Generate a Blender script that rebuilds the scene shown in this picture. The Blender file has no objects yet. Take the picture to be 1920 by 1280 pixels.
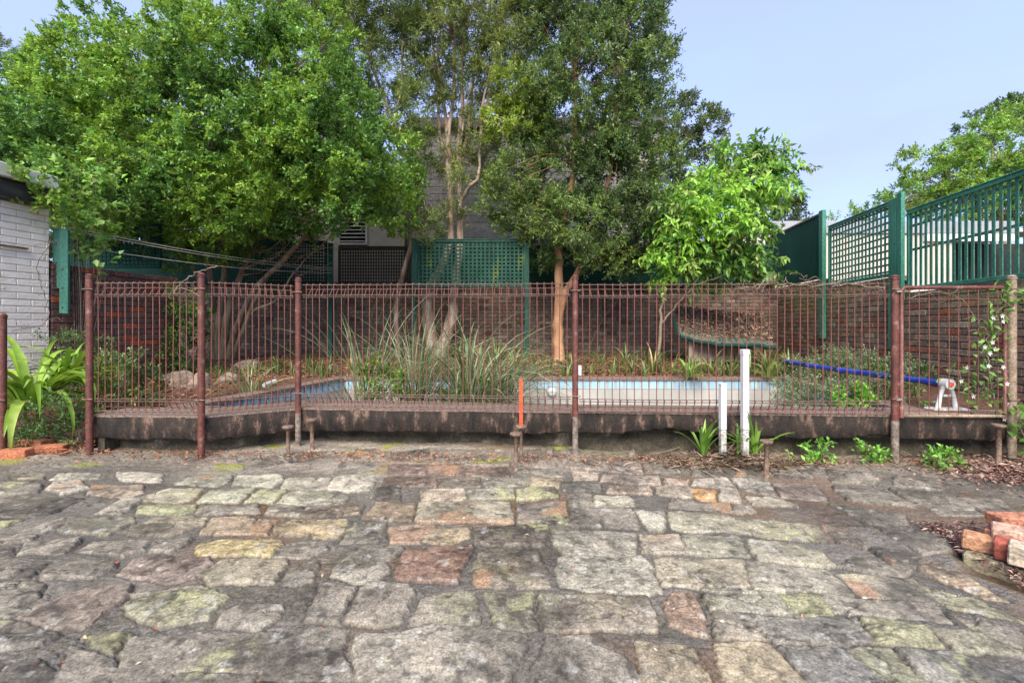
import bpy, math, random
import numpy as np
from mathutils import Vector, Matrix

# ---------------------------------------------------------------- camera, sky, sun
S = bpy.context.scene
COL = S.collection
F = 853.33          # focal length in photo pixels (16 mm on 36 mm, 1920 px wide)
HZ = 610.0          # horizon row of the photograph
CH = 1.2            # camera height
cam_d = bpy.data.cameras.new("camera")
cam_d.lens = 16; cam_d.sensor_width = 36; cam_d.shift_y = -30/1920
cam_d.clip_start = 0.05; cam_d.clip_end = 2000
cam = bpy.data.objects.new("camera", cam_d); COL.objects.link(cam)
cam.location = (0, 0, CH); cam.rotation_euler = (math.radians(90), 0, 0)
S.camera = cam

SUN_EL = math.radians(44); SUN_ROT = math.atan2(-0.12, -0.80)
w = bpy.data.worlds.new("World"); S.world = w; w.use_nodes = True
nt = w.node_tree; bg = nt.nodes["Background"]
sky = nt.nodes.new("ShaderNodeTexSky"); sky.sky_type = 'NISHITA'; sky.sun_disc = False
sky.sun_elevation = SUN_EL; sky.sun_rotation = SUN_ROT; sky.altitude = 0
sky.air_density = 1.0; sky.dust_density = 0.6; sky.ozone_density = 3.0
# thin high haze: the clear sky mixed with an even pale veil
veil = nt.nodes.new("ShaderNodeMix"); veil.data_type = 'RGBA'; veil.inputs[0].default_value = .82
veil.inputs[7].default_value = (1.10, 1.26, 2.14, 1)
hz_n = nt.nodes.new("ShaderNodeTexNoise"); hz_n.inputs["Scale"].default_value = 1.6; hz_n.inputs["Detail"].default_value = 5
hz_m = nt.nodes.new("ShaderNodeMapRange"); hz_m.inputs[1].default_value = .3; hz_m.inputs[2].default_value = .7; hz_m.inputs[3].default_value = .68; hz_m.inputs[4].default_value = .90
hz_c = nt.nodes.new("ShaderNodeTexCoord"); hz_p = nt.nodes.new("ShaderNodeMapping"); hz_p.inputs[3].default_value = (1, 1, 3.5)
nt.links.new(hz_c.outputs["Generated"], hz_p.inputs[0]); nt.links.new(hz_p.outputs[0], hz_n.inputs["Vector"])
nt.links.new(hz_n.outputs["Fac"], hz_m.inputs[0]); nt.links.new(hz_m.outputs[0], veil.inputs[0])
nt.links.new(sky.outputs[0], veil.inputs[6]); nt.links.new(veil.outputs[2], bg.inputs[0]); bg.inputs[1].default_value = 0.15
sl = bpy.data.lights.new("sun", 'SUN'); sl.energy = 2.3; sl.angle = math.radians(45); sl.color = (1, .90, .76)
so = bpy.data.objects.new("sun", sl); COL.objects.link(so)
sd = Vector((math.sin(SUN_ROT)*math.cos(SUN_EL), math.cos(SUN_ROT)*math.cos(SUN_EL), math.sin(SUN_EL)))
so.rotation_euler = sd.to_track_quat('Z', 'Y').to_euler(); so.location = (0, -5, 12)
S.view_settings.view_transform = 'Standard'; S.view_settings.look = 'None'
S.view_settings.exposure = 1.84; S.view_settings.gamma = 1
S.render.engine = 'CYCLES'
S.render.resolution_x = 1024; S.render.resolution_y = 682
S.cycles.max_bounces = 8; S.cycles.transparent_max_bounces = 8

rng = np.random.default_rng(7); random.seed(7)

def P(px, py, D):
    """the point at depth D that the photograph shows at pixel (px, py)"""
    return Vector(((px-960)/F*D, D, CH+(HZ-py)/F*D))
def GZ(x, y=4.0):
    return 0.012-0.0113*x
def PG(px, py):
    """the point of the sloping yard under pixel (px, py)"""
    D = 4.0
    for _ in range(8):
        x = (px-960)/F*D
        D = (CH-GZ(x))*F/(py-HZ)
    return Vector(((px-960)/F*D, D, GZ((px-960)/F*D)))

# ---------------------------------------------------------------- numpy noise
class VN:
    def __init__(s, seed): s.t = np.random.default_rng(seed).random((256, 256))
    def one(s, x, y):
        xi = np.floor(x).astype(int); yi = np.floor(y).astype(int)
        u = x-xi; v = y-yi; u = u*u*(3-2*u); v = v*v*(3-2*v)
        a = s.t[xi & 255, yi & 255]; b = s.t[(xi+1) & 255, yi & 255]
        c = s.t[xi & 255, (yi+1) & 255]; d = s.t[(xi+1) & 255, (yi+1) & 255]
        return (a*(1-u)+b*u)*(1-v)+(c*(1-u)+d*u)*v
    def fbm(s, x, y, oct=4):
        r = 0; a = .5; t = 0
        for k in range(oct):
            r = r+a*s.one(x*2**k+k*17.3, y*2**k+k*9.1); t += a; a *= .5
        return r/t
def sstep(a, b, x):
    t = np.clip((x-a)/(b-a), 0, 1); return t*t*(3-2*t)

# ---------------------------------------------------------------- materials
MATS = {}
def mat(name, c1, c2=None, scale=8, rough=.7, bump=.0, bscale=None, metallic=0, attr=False, spec=.5,
        transl=0, stretch=(1, 1, 1), c3=None, c3pos=.62, coat=0, roughvar=0, fine=0):
    if name in MATS: return MATS[name]
    m = bpy.data.materials.new(name); m.use_nodes = True; MATS[name] = m
    n = m.node_tree.nodes; L = m.node_tree.links
    b = n["Principled BSDF"]
    b.inputs["Roughness"].default_value = rough; b.inputs["Metallic"].default_value = metallic
    b.inputs["Specular IOR Level"].default_value = spec; b.inputs["Coat Weight"].default_value = coat
    tc = n.new("ShaderNodeTexCoord"); mp = n.new("ShaderNodeMapping"); mp.inputs[3].default_value = stretch
    L.new(tc.outputs["Object"], mp.inputs[0])
    nz = n.new("ShaderNodeTexNoise"); nz.inputs["Scale"].default_value = scale; nz.inputs["Detail"].default_value = 6
    nz.inputs["Roughness"].default_value = .65
    L.new(mp.outputs[0], nz.inputs["Vector"])
    cr = n.new("ShaderNodeValToRGB")
    c2 = c2 or c1
    e = cr.color_ramp.elements
    e[0].position = .36; e[1].position = .64
    if attr:
        e[0].color = (*c1, 1); e[1].color = (*c2, 1)
    else:
        e[0].color = (*c1, 1); e[1].color = (*c2, 1)
    if c3:
        x = e.new(c3pos+.06); x.color = (*c3, 1)
        e[1].position = c3pos-.04
    L.new(nz.outputs["Fac"], cr.inputs[0]); col = cr.outputs[0]
    if attr:
        at = n.new("ShaderNodeAttribute"); at.attribute_name = "tint"
        mx = n.new("ShaderNodeMix"); mx.data_type = 'RGBA'; mx.blend_type = 'MULTIPLY'; mx.inputs[0].default_value = 1
        L.new(at.outputs["Color"], mx.inputs[6]); L.new(col, mx.inputs[7]); col = mx.outputs[2]
    if fine:
        n2 = n.new("ShaderNodeTexNoise"); n2.inputs["Scale"].default_value = fine; n2.inputs["Detail"].default_value = 3
        L.new(tc.outputs["Object"], n2.inputs["Vector"])
        r2 = n.new("ShaderNodeMapRange"); r2.inputs[1].default_value = .3; r2.inputs[2].default_value = .7
        r2.inputs[3].default_value = .55; r2.inputs[4].default_value = 1.45
        L.new(n2.outputs["Fac"], r2.inputs[0])
        m2 = n.new("ShaderNodeMix"); m2.data_type = 'RGBA'; m2.blend_type = 'MULTIPLY'; m2.inputs[0].default_value = 1
        L.new(col, m2.inputs[6]); L.new(r2.outputs[0], m2.inputs[7]); col = m2.outputs[2]
    L.new(col, b.inputs["Base Color"])
    if bump:
        bn = n.new("ShaderNodeTexNoise"); bn.inputs["Scale"].default_value = bscale or scale*3; bn.inputs["Detail"].default_value = 8
        bn.inputs["Roughness"].default_value = .7
        L.new(mp.outputs[0], bn.inputs["Vector"])
        bp = n.new("ShaderNodeBump"); bp.inputs["Strength"].default_value = 1; bp.inputs["Distance"].default_value = bump
        L.new(bn.outputs["Fac"], bp.inputs["Height"]); L.new(bp.outputs[0], b.inputs["Normal"])
    if roughvar:
        mr = n.new("ShaderNodeMapRange"); mr.inputs[1].default_value = .35; mr.inputs[2].default_value = .65
        mr.inputs[3].default_value = rough-roughvar; mr.inputs[4].default_value = rough+roughvar
        L.new(nz.outputs["Fac"], mr.inputs[0]); L.new(mr.outputs[0], b.inputs["Roughness"])
    if transl:
        tr = n.new("ShaderNodeBsdfTranslucent"); mxs = n.new("ShaderNodeMixShader"); mxs.inputs[0].default_value = transl
        hs = n.new("ShaderNodeHueSaturation"); hs.inputs["Hue"].default_value = .485; hs.inputs["Value"].default_value = 1.25
        L.new(col, hs.inputs["Color"]); L.new(hs.outputs[0], tr.inputs[0])
        L.new(b.outputs[0], mxs.inputs[1]); L.new(tr.outputs[0], mxs.inputs[2])
        L.new(mxs.outputs[0], n["Material Output"].inputs[0])
    return m

M_leaf = mat("leaf", (.8, .8, .8), (1.1, 1.1, 1.1), 3, rough=.36, attr=True, transl=.36, spec=.45)
M_strap = mat("strap_leaf", (.8, .8, .8), (1.1, 1.1, 1.1), 12, rough=.4, attr=True, transl=.25)
M_fruit = mat("litter", (.7, .7, .7), (1.1, 1.1, 1.1), 20, rough=.75, attr=True)
M_barkA = mat("grey_bark", (.12, .09, .06), (.34, .26, .18), 9, rough=.9, bump=.012, stretch=(1, 1, .25))
M_barkP = mat("papery_bark", (.16, .09, .06), (.38, .30, .23), 7, rough=.85, bump=.02, stretch=(1.5, 1.5, .3), c3=(.56, .50, .42), c3pos=.60)
M_barkO = mat("smooth_orange_bark", (.24, .115, .055), (.50, .28, .15), 4, rough=.7, bump=.006, stretch=(1.5, 1.5, .3))
M_twig = mat("twig_bark", (.09, .065, .045), (.25, .19, .14), 15, rough=.9)
M_rust = mat("rusty_red_paint", (.070, .024, .018), (.125, .038, .027), 14, rough=.55, bump=.002, c3=(.17, .12, .10), c3pos=.62, fine=90)
M_wire = mat("rusty_wire", (.11, .045, .034), (.20, .070, .052), 20, rough=.7, c3=(.14, .10, .08), c3pos=.68)
M_wirec = mat("worn_wire", (.07, .043, .035), (.15, .105, .088), 20, rough=.7)
M_steel = mat("weathered_steel", (.10, .075, .06), (.24, .20, .165), 22, rough=.7, bump=.002, fine=80)
M_tanpost = mat("tan_weathered_post", (.17, .125, .085), (.30, .235, .17), 16, rough=.7, bump=.002, fine=70)
M_green = mat("green_paint", (.028, .15, .10), (.055, .235, .165), 5, rough=.45, stretch=(1, 1, .25), c3=(.10, .24, .13), c3pos=.66, fine=60)
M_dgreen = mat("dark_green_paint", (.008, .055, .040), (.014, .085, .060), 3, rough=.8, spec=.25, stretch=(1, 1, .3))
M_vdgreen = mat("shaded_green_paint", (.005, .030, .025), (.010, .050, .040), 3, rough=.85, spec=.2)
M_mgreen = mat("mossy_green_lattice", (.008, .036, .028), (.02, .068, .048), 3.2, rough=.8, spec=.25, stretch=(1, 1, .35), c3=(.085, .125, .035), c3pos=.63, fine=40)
M_lgreen = mat("weathered_lattice_slat", (.02, .10, .07), (.05, .19, .13), 4, rough=.6, stretch=(1, 1, .3), c3=(.12, .15, .08), c3pos=.60, fine=60)
M_blackl = mat("blackened_lattice", (.010, .011, .010), (.035, .033, .03), 5, rough=.8)
M_brick = mat("brick", (.62, .62, .62), (1.15, 1.15, 1.15), 18, rough=.88, bump=.006, bscale=40, attr=True, fine=70)
M_mortar = mat("mortar", (.035, .03, .026), (.09, .08, .065), 12, rough=.95, bump=.004)
M_wbrick = mat("white_painted_brick", (.78, .71, .60), (.90, .84, .75), 6, rough=.6, bump=.01, bscale=30, attr=True)
M_wmortar = mat("white_painted_mortar", (.46, .44, .41), (.58, .56, .52), 6, rough=.7)
M_block = mat("block", (.8, .8, .8), (1.1, 1.1, 1.1), 3, rough=.9, bump=.004, attr=True, fine=30)
M_bmortar = mat("pale_mortar", (.36, .345, .325), (.46, .44, .415), 5, rough=.9)
M_render = mat("pale_render", (.24, .23, .21), (.34, .33, .31), 1.2, rough=.85, bump=.004, bscale=20)
M_cream = mat("cream_boards", (.42, .39, .33), (.52, .49, .43), 2, rough=.7, stretch=(6, 6, .3))
M_fascia = mat("grey_fascia", (.26, .27, .31), (.33, .34, .38), 1.5, rough=.5)
M_wfascia = mat("white_fascia", (.62, .63, .66), (.70, .70, .73), 1.5, rough=.5)
M_dark = mat("dark_interior", (.008, .008, .008), (.02, .02, .018), 3, rough=.9)
M_beam = mat("charred_beam", (.008, .008, .009), (.05, .045, .045), 5, rough=.45, bump=.01, stretch=(.4, .4, 3))
M_cap = mat("roof_capping", (.42, .42, .38), (.54, .54, .49), 3, rough=.6)
M_slab = mat("mouldy_concrete", (.008, .007, .006), (.036, .024, .018), 7, rough=.85, bump=.010, bscale=70, c3=(.16, .105, .08), c3pos=.58, fine=60, stretch=(1.6, 1.6, .6))
M_under = mat("stained_shaded_rubble", (.018, .015, .010), (.085, .072, .048), 3.5, rough=.9, bump=.015, c3=(.24, .20, .15), c3pos=.62, fine=60)  # rubble colour darkened for the shade of the recess under the ledge
M_aggr = mat("pink_aggregate", (.085, .058, .046), (.25, .185, .15), 55, rough=.85, bump=.004, bscale=120, fine=160)
M_tile = mat("blue_tile", (.85, .85, .85), (1.1, 1.1, 1.1), 3, rough=.35, attr=True)
M_poolw = mat("pool_plaster", (.31, .31, .29), (.41, .405, .38), 1.6, rough=.7, bump=.002, stretch=(1, 1, .35), c3=(.28, .28, .25), c3pos=.64)
M_soil = mat("mulched_soil", (.045, .024, .015), (.16, .075, .045), 14, rough=.95, bump=.03, bscale=30, c3=(.25, .13, .08), c3pos=.62, fine=60)
M_ground = mat("bare_earth", (.06, .045, .03), (.13, .10, .07), 1.5, rough=.95, bump=.02)
M_pvc = mat("white_plastic", (.50, .50, .51), (.60, .60, .61), 9, rough=.4, c3=(.36, .35, .31), c3pos=.66)
M_pvcd = mat("dirty_white_plastic", (.22, .20, .17), (.55, .54, .52), 14, rough=.5, fine=50)
M_red = mat("orange_red_paint", (.62, .065, .02), (.75, .10, .035), 8, rough=.45, fine=70)
M_blue = mat("blue_vinyl", (.012, .03, .30), (.03, .07, .46), 7, rough=.35, c3=(.10, .13, .30), c3pos=.66)
M_black = mat("black_rubber", (.012, .012, .014), (.03, .03, .03), 10, rough=.5)
M_rock = mat("garden_rock", (.09, .065, .05), (.26, .20, .16), 6, rough=.9, bump=.02, fine=40)
M_cord = mat("line_cord", (.32, .30, .27), (.45, .43, .40), 10, rough=.6)
M_rusted = mat("rusted_pipe", (.09, .055, .04), (.22, .15, .11), 25, rough=.8, bump=.003, fine=60)
M_petal = mat("white_petal", (.75, .75, .72), (.82, .82, .8), 10, rough=.5, transl=.3)
M_frame = mat("grey_window_frame", (.34, .34, .35), (.42, .42, .43), 5, rough=.5)
M_sheet = mat("green_roof_sheet", (.012, .055, .042), (.025, .09, .065), 5, rough=.8, c3=(.13, .10, .07), c3pos=.55, fine=20)
M_plank = mat("bleached_plank", (.12, .09, .07), (.34, .28, .22), 5, rough=.85, stretch=(1, 1, .3), bump=.004)

# ---------------------------------------------------------------- object helpers
OFF = {}
def link(o, parent=None):
    COL.objects.link(o)
    if parent is not None: o.parent = parent
def props(o, label=None, cat=None, group=None, kind=None):
    if label: o["label"] = label
    if cat: o["category"] = cat
    if group: o["group"] = group
    if kind: o["kind"] = kind
    return o
def thing(name, loc, label, cat, group=None):
    o = bpy.data.objects.new(name, None); o.empty_display_size = .1
    o.location = loc; link(o); OFF[o.name] = np.array(loc, float)
    return props(o, label, cat, group)
def rootoff(parent):
    while parent is not None:
        if parent.name in OFF: return OFF[parent.name]
        parent = parent.parent
    return np.zeros(3)

class MB:
    def __init__(s): s.v = []; s.f = []; s.c = []; s.has = False
    def add(s, vs, fs, col=None):
        n = len(s.v); s.v.extend(tuple(p) for p in vs); s.f.extend(tuple(i+n for i in q) for q in fs)
        if col is not None: s.has = True
        s.c.extend([(col or (1, 1, 1))]*len(vs))
        return s
    def box(s, c, size, rz=0, rx=0, ry=0, col=None, jit=0):
        R = Matrix.Rotation(rz, 3, 'Z') @ Matrix.Rotation(ry, 3, 'Y') @ Matrix.Rotation(rx, 3, 'X')
        c = Vector(c); h = Vector(size)/2; vs = []
        for x in (-1, 1):
            for y in (-1, 1):
                for z in (-1, 1):
                    p = Vector((x*h.x, y*h.y, z*h.z))
                    if jit: p += Vector([random.uniform(-jit, jit) for _ in range(3)])
                    vs.append(c+R @ p)
        return s.add(vs, [(0, 1, 3, 2), (4, 6, 7, 5), (0, 4, 5, 1), (2, 3, 7, 6), (0, 2, 6, 4), (1, 5, 7, 3)], col)
    def cbox(s, c, size, ch=.006, rz=0, rx=0, ry=0, col=None, jit=0):
        """box with chamfered edges"""
        R = Matrix.Rotation(rz, 3, 'Z') @ Matrix.Rotation(ry, 3, 'Y') @ Matrix.Rotation(rx, 3, 'X')
        c = Vector(c); h = [a/2 for a in size]; vs = []; idx = {}
        for sx in (-1, 1):
            for sy in (-1, 1):
                for sz in (-1, 1):
                    j = [random.uniform(-jit, jit) for _ in range(3)] if jit else (0, 0, 0)
                    for ax in range(3):
                        p = [sx*(h[0]-ch)+j[0], sy*(h[1]-ch)+j[1], sz*(h[2]-ch)+j[2]]
                        p[ax] += (sx, sy, sz)[ax]*ch
                        idx[(sx, sy, sz, ax)] = len(vs); vs.append(c+R @ Vector(p))
        fs = []
        I = lambda a, b, d, ax: idx[(a, b, d, ax)]
        for sg in (-1, 1):
            q = [I(sg, -1, -1, 0), I(sg, 1, -1, 0), I(sg, 1, 1, 0), I(sg, -1, 1, 0)]; fs.append(q if sg > 0 else q[::-1])
            q = [I(-1, sg, -1, 1), I(1, sg, -1, 1), I(1, sg, 1, 1), I(-1, sg, 1, 1)]; fs.append(q if sg < 0 else q[::-1])
            q = [I(-1, -1, sg, 2), I(1, -1, sg, 2), I(1, 1, sg, 2), I(-1, 1, sg, 2)]; fs.append(q if sg > 0 else q[::-1])
        for a in (-1, 1):
            for b in (-1, 1):
                fs.append([I(a, b, -1, 0), I(a, b, 1, 0), I(a, b, 1, 1), I(a, b, -1, 1)])
                fs.append([I(a, -1, b, 0), I(a, 1, b, 0), I(a, 1, b, 2), I(a, -1, b, 2)])
                fs.append([I(-1, a, b, 1), I(1, a, b, 1), I(1, a, b, 2), I(-1, a, b, 2)])
                for d in (-1, 1): fs.append([I(a, b, d, 0), I(a, b, d, 1), I(a, b, d, 2)])
        return s.add(vs, fs, col)
    def tube(s, pts, r, n=8, caps=True, col=None, wob=0):
        pts = [Vector(p) for p in pts]
        rs = r if isinstance(r, (list, tuple)) else [r]*len(pts)
        vs = []; fs = []; up = None
        for i, p in enumerate(pts):
            d = (pts[min(i+1, len(pts)-1)]-pts[max(i-1, 0)]).normalized()
            if up is None:
                up = Vector((0, 0, 1)) if abs(d.z) < .9 else Vector((1, 0, 0))
            a = d.cross(up).normalized(); b = a.cross(d).normalized(); up = b
            for k in range(n):
                t = 2*math.pi*k/n
                rr = rs[i]*(1+wob*random.uniform(-1, 1))
                vs.append(p+(a*math.cos(t)+b*math.sin(t))*rr)
        for i in range(len(pts)-1):
            for k in range(n):
                k2 = (k+1) % n
                fs.append((i*n+k, i*n+k2, (i+1)*n+k2, (i+1)*n+k))
        if caps:
            fs.append(tuple(range(n))); fs.append(tuple((len(pts)-1)*n+k for k in range(n-1, -1, -1)))
        return s.add(vs, fs, col)
    def lathe(s, c, prof, n=16, col=None):
        c = Vector(c); vs = []; fs = []
        for (r, z) in prof:
            for k in range(n):
                t = 2*math.pi*k/n; vs.append(c+Vector((r*math.cos(t), r*math.sin(t), z)))
        for i in range(len(prof)-1):
            for k in range(n):
                k2 = (k+1) % n; fs.append((i*n+k, i*n+k2, (i+1)*n+k2, (i+1)*n+k))
        fs.append(tuple(range(n-1, -1, -1))); fs.append(tuple((len(prof)-1)*n+k for k in range(n)))
        return s.add(vs, fs, col)
    def build(s, name, m, parent=None, smooth=False):
        me = bpy.data.meshes.new(name)
        off = rootoff(parent)
        v = np.array(s.v, float)-off
        me.from_pydata(v.tolist(), [], s.f); me.materials.append(m)
        if s.has:
            at = me.color_attributes.new("tint", 'FLOAT_COLOR', 'POINT')
            c = np.ones((len(s.v), 4), np.float32); c[:, :3] = np.array(s.c); at.data.foreach_set("color", c.ravel())
        if smooth: me.shade_smooth()
        me.update()
        o = bpy.data.objects.new(name, me); link(o, parent); return o

def npmesh(name, verts, faces, m, parent=None, colors=None, smooth=False):
    """verts (n,3); faces (k,3) or (k,4) of one size"""
    me = bpy.data.meshes.new(name)
    v = (np.asarray(verts, float)-rootoff(parent)).astype(np.float32); f = np.asarray(faces, np.int32); k = f.shape[1]
    me.vertices.add(len(v)); me.vertices.foreach_set("co", v.ravel())
    me.loops.add(f.size); me.loops.foreach_set("vertex_index", f.ravel())
    me.polygons.add(len(f)); me.polygons.foreach_set("loop_start", np.arange(0, f.size, k, dtype=np.int32))
    me.update(calc_edges=True); me.materials.append(m)
    if colors is not None:
        at = me.color_attributes.new("tint", 'FLOAT_COLOR', 'POINT')
        c = np.ones((len(v), 4), np.float32); c[:, :colors.shape[1]] = colors; at.data.foreach_set("color", c.ravel())
    if smooth: me.shade_smooth()
    o = bpy.data.objects.new(name, me); link(o, parent); return o

# ---------------------------------------------------------------- foliage
def unit(a): return a/np.maximum(np.linalg.norm(a, axis=1, keepdims=True), 1e-9)
def leaf_arrays(pos, d, nrm, length, width, col, fold=.25):
    """diamond leaves folded along the midrib"""
    d = unit(d); s = unit(np.cross(d, nrm)); n = np.cross(s, d)
    L = length[:, None]; W = width[:, None]
    b = pos; t = pos+d*L - n*L*.12
    l = pos+d*L*.45 - s*W*.5+n*W*fold; r = pos+d*L*.45+s*W*.5+n*W*fold
    v = np.stack([b, r, t, l], 1).reshape(-1, 3)
    k = np.arange(len(pos))*4
    f = np.stack([np.stack([k, k+1, k+2], 1), np.stack([k, k+2, k+3], 1)], 1).reshape(-1, 3)
    c = np.repeat(col, 4, 0)
    return v, f, c
def crown(lobes, sprigs_per_m2, leaves, L, W, pal, droop=0.0, gap=.35, spl=.16, inner=.55, seed=1, lumps=2.2,
          young=None, youngp=.0, tuft=6, tr=.045):
    """lobes: (centre, (rx,ry,rz)); sprigs sit on and just under each lobe's surface; pal: list of rgb"""
    g = np.random.default_rng(seed); V = []; Fc = []; C = []; nv = 0
    vn = VN(seed+50); cents = np.array([l[0] for l in lobes]); rads = np.array([l[1] for l in lobes])
    pal = np.array(pal)
    for li, (c, r) in enumerate(lobes):
        c = np.array(c); r = np.array(r)
        area = 4*math.pi*(r[0]*r[2]+r[0]*r[1]+r[1]*r[2])/3
        n = int(area*sprigs_per_m2)
        na = max(3, int(n/tuft)); u = unit(g.normal(size=(na, 3)))
        rad = inner+(1.06-inner)*g.random(na)**.6
        # ragged outline
        lump = vn.fbm(u[:, 0]*lumps+li*7.7, u[:, 2]*lumps+u[:, 1]*lumps*1.3+3.1, 3)
        rad = rad*(.72+.62*lump)
        ai = g.integers(0, na, n); acol = (.72+.56*g.random(na))[ai]
        p = c+(u*r*rad[:, None])[ai]; u = unit(u[ai]+g.normal(size=(n, 3))*.45); p = p+g.normal(size=(n, 3))*tr
        keep = vn.fbm(p[:, 0]*2.3+p[:, 1]*1.7, p[:, 2]*2.6+p[:, 1]*.9, 3) > gap*.75
        # drop sprigs deep inside other lobes
        for j in range(len(lobes)):
            if j == li: continue
            q = (p-cents[j])/rads[j]
            keep &= ~((q**2).sum(1) < .28)
        p = p[keep]; u = u[keep]; acol = acol[keep]; n = len(p)
        if n == 0: continue
        sdir = unit(u*.9+g.normal(size=(n, 3))*.55+np.array([0, 0, .35-droop]))
        hue = vn.fbm(p[:, 0]*1.1+p[:, 1], p[:, 2]*1.2, 3)
        sc = pal[g.integers(0, len(pal), n)]*1.32
        sc = sc*((.55+.9*hue)*acol)[:, None]
        if young is not None:
            # fresh tips grow at the outside of a crown
            yy = (g.random(n) < youngp*sstep(.35, .65, hue)*1.6)
            sc[yy] = np.array(young)*(.8+.4*g.random((yy.sum(), 1)))
        m = leaves
        tt = (np.arange(m)+.5)/m
        base = np.repeat(p, m, 0); sdr = np.repeat(sdir, m, 0); tl = np.tile(tt, n)
        pos = base+sdr*(tl*spl)[:, None]+g.normal(size=(n*m, 3))*.012
        d = unit(sdr*(.35+.5*tl)[:, None]+g.normal(size=(n*m, 3))*.62+np.array([0, 0, .12-droop]))
        nr = unit(np.array([0, 0, 1.])+np.repeat(u, m, 0)*.5+g.normal(size=(n*m, 3))*.45)
        ln = L*(.5+.85*g.random(n*m)); wd = W*(.75+.5*g.random(n*m))
        cc = np.repeat(sc, m, 0)*(.75+.5*g.random((n*m, 1)))
        v, f, c2 = leaf_arrays(pos, d, nr, ln, wd, cc)
        V.append(v); Fc.append(f+nv); C.append(c2); nv += len(v)
    return np.concatenate(V), np.concatenate(Fc), np.concatenate(C)
def lobes_px(rows, D, dr=.6, seed=3, squash=1.0):
    """rows (px, py, rpx[, D]) -> lobes"""
    g = np.random.default_rng(seed); out = []
    for q in rows:
        d = q[3] if len(q) > 3 else D+g.uniform(-dr, dr)
        c = P(q[0], q[1], d); r = q[2]/F*d
        out.append((tuple(c), (r, r*squash, r*.92)))
    return out
def curve(pts, n=10):
    """smooth polyline through points (Catmull-Rom)"""
    pts = [Vector(p) for p in pts]; pts = [pts[0]*2-pts[1]]+pts+[pts[-1]*2-pts[-2]]; out = []
    for i in range(1, len(pts)-2):
        a, b, c, d = pts[i-1:i+3]
        for k in range(n):
            t = k/n
            out.append(.5*((2*b)+(c-a)*t+(2*a-5*b+4*c-d)*t*t+(3*b-a-3*c+d)*t**3))
    out.append(pts[-2]); return out
def limb(mb, pts, r0, r1, n=8, wob=.06, kink=0, seg=6):
    ex = .5 if r0 > .16 else .85
    c = curve(pts, seg)
    if kink:
        c = [c[0]]+[p+Vector([random.uniform(-kink, kink) for _ in range(3)]) for p in c[1:]]
    m = len(c); mb.tube(c, [r0+(r1-r0)*(i/(m-1))**ex for i in range(m)], n, wob=wob)
def straps(center, n, L, W, pal, spread=.8, droop=1.0, seed=1, base=.04, stiff=False, minel=.3, segs=7, lvar=.4):
    """arching ribbon leaves growing from one base"""
    g = np.random.default_rng(seed); V = []; Fs = []; C = []; nv = 0; pal = np.array(pal)
    for k in range(n):
        az = g.uniform(0, 2*math.pi); el = math.pi/2-abs(g.normal())*spread*.55
        el = max(el, minel); l = L*(1-lvar+2*lvar*g.random()); wd = W*(.75+.5*g.random())
        h = np.array([math.cos(az), math.sin(az), 0]); s = np.array([-h[1], h[0], 0])
        p = np.array(center)+h*base*g.random()+s*base*(g.random()-.5); e = el
        col = pal[g.integers(len(pal))]*(.75+.5*g.random())
        bend = droop*(.6+.8*g.random()); tw = g.normal()*.4
        rows = []
        for i in range(segs+1):
            t = i/segs; wv = wd*(math.sin(min(t*2.2+.35, math.pi/2))*(1-t**2.4)+.02)
            d = h*math.cos(e)+np.array([0, 0, 1])*math.sin(e); nn = -h*math.sin(e)+np.array([0, 0, 1])*math.cos(e)
            s2 = s*math.cos(tw*t)+nn*math.sin(tw*t)
            rows += [p-s2*wv/2+nn*wv*.18, p, p+s2*wv/2+nn*wv*.18]
            p = p+d*l/segs; e -= bend/segs*(.4+1.2*t)
        V += rows
        for i in range(segs):
            a = nv+i*3
            Fs += [(a, a+1, a+4, a+3), (a+1, a+2, a+5, a+4)]
        tip = np.linspace(1, .92, segs+1)[:, None]*np.ones((1, 3))
        C += list(np.repeat(col*tip, 3, 0)); nv += len(rows)
    return np.array(V), np.array(Fs), np.array(C)
def scatter_leaves(pts, L, W, pal, seed=1, flat=.5):
    g = np.random.default_rng(seed); n = len(pts); pal = np.array(pal)
    d = unit(np.stack([g.normal(size=n), g.normal(size=n), g.normal(size=n)*.25*flat], 1))
    nr = unit(np.array([0, 0, 1.])+g.normal(size=(n, 3))*flat)
    return leaf_arrays(np.asarray(pts), d, nr, L*(.5+g.random(n)), W*(.6+.7*g.random(n)), pal[g.integers(0, len(pal), n)]*(.6+.7*g.random((n, 1))), fold=.3)

# ================================================================ SETTING: ground, paving, beds, pool
POOL = [(-3.20, 4.50), (-2.68, 4.50), (-2.04, 4.90), (.60, 4.58), (3.75, 4.42), (4.12, 6.94), (.8, 6.98), (-2.58, 6.96)]
SLABZ = .395
mb = MB()
big = [(-400, -400), (400, -400), (400, 900), (-400, 900)]; hole = [(-3.6, 4.3), (4.2, 4.3), (4.2, 7.1), (-3.6, 7.1)]
mb.add([(x, y, -.16) for x, y in big]+[(x, y, -.16) for x, y in hole],
       [(0, 1, 5, 4), (1, 2, 6, 5), (2, 3, 7, 6), (3, 0, 4, 7)])
props(mb.build("ground", M_ground), kind="structure")

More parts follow.
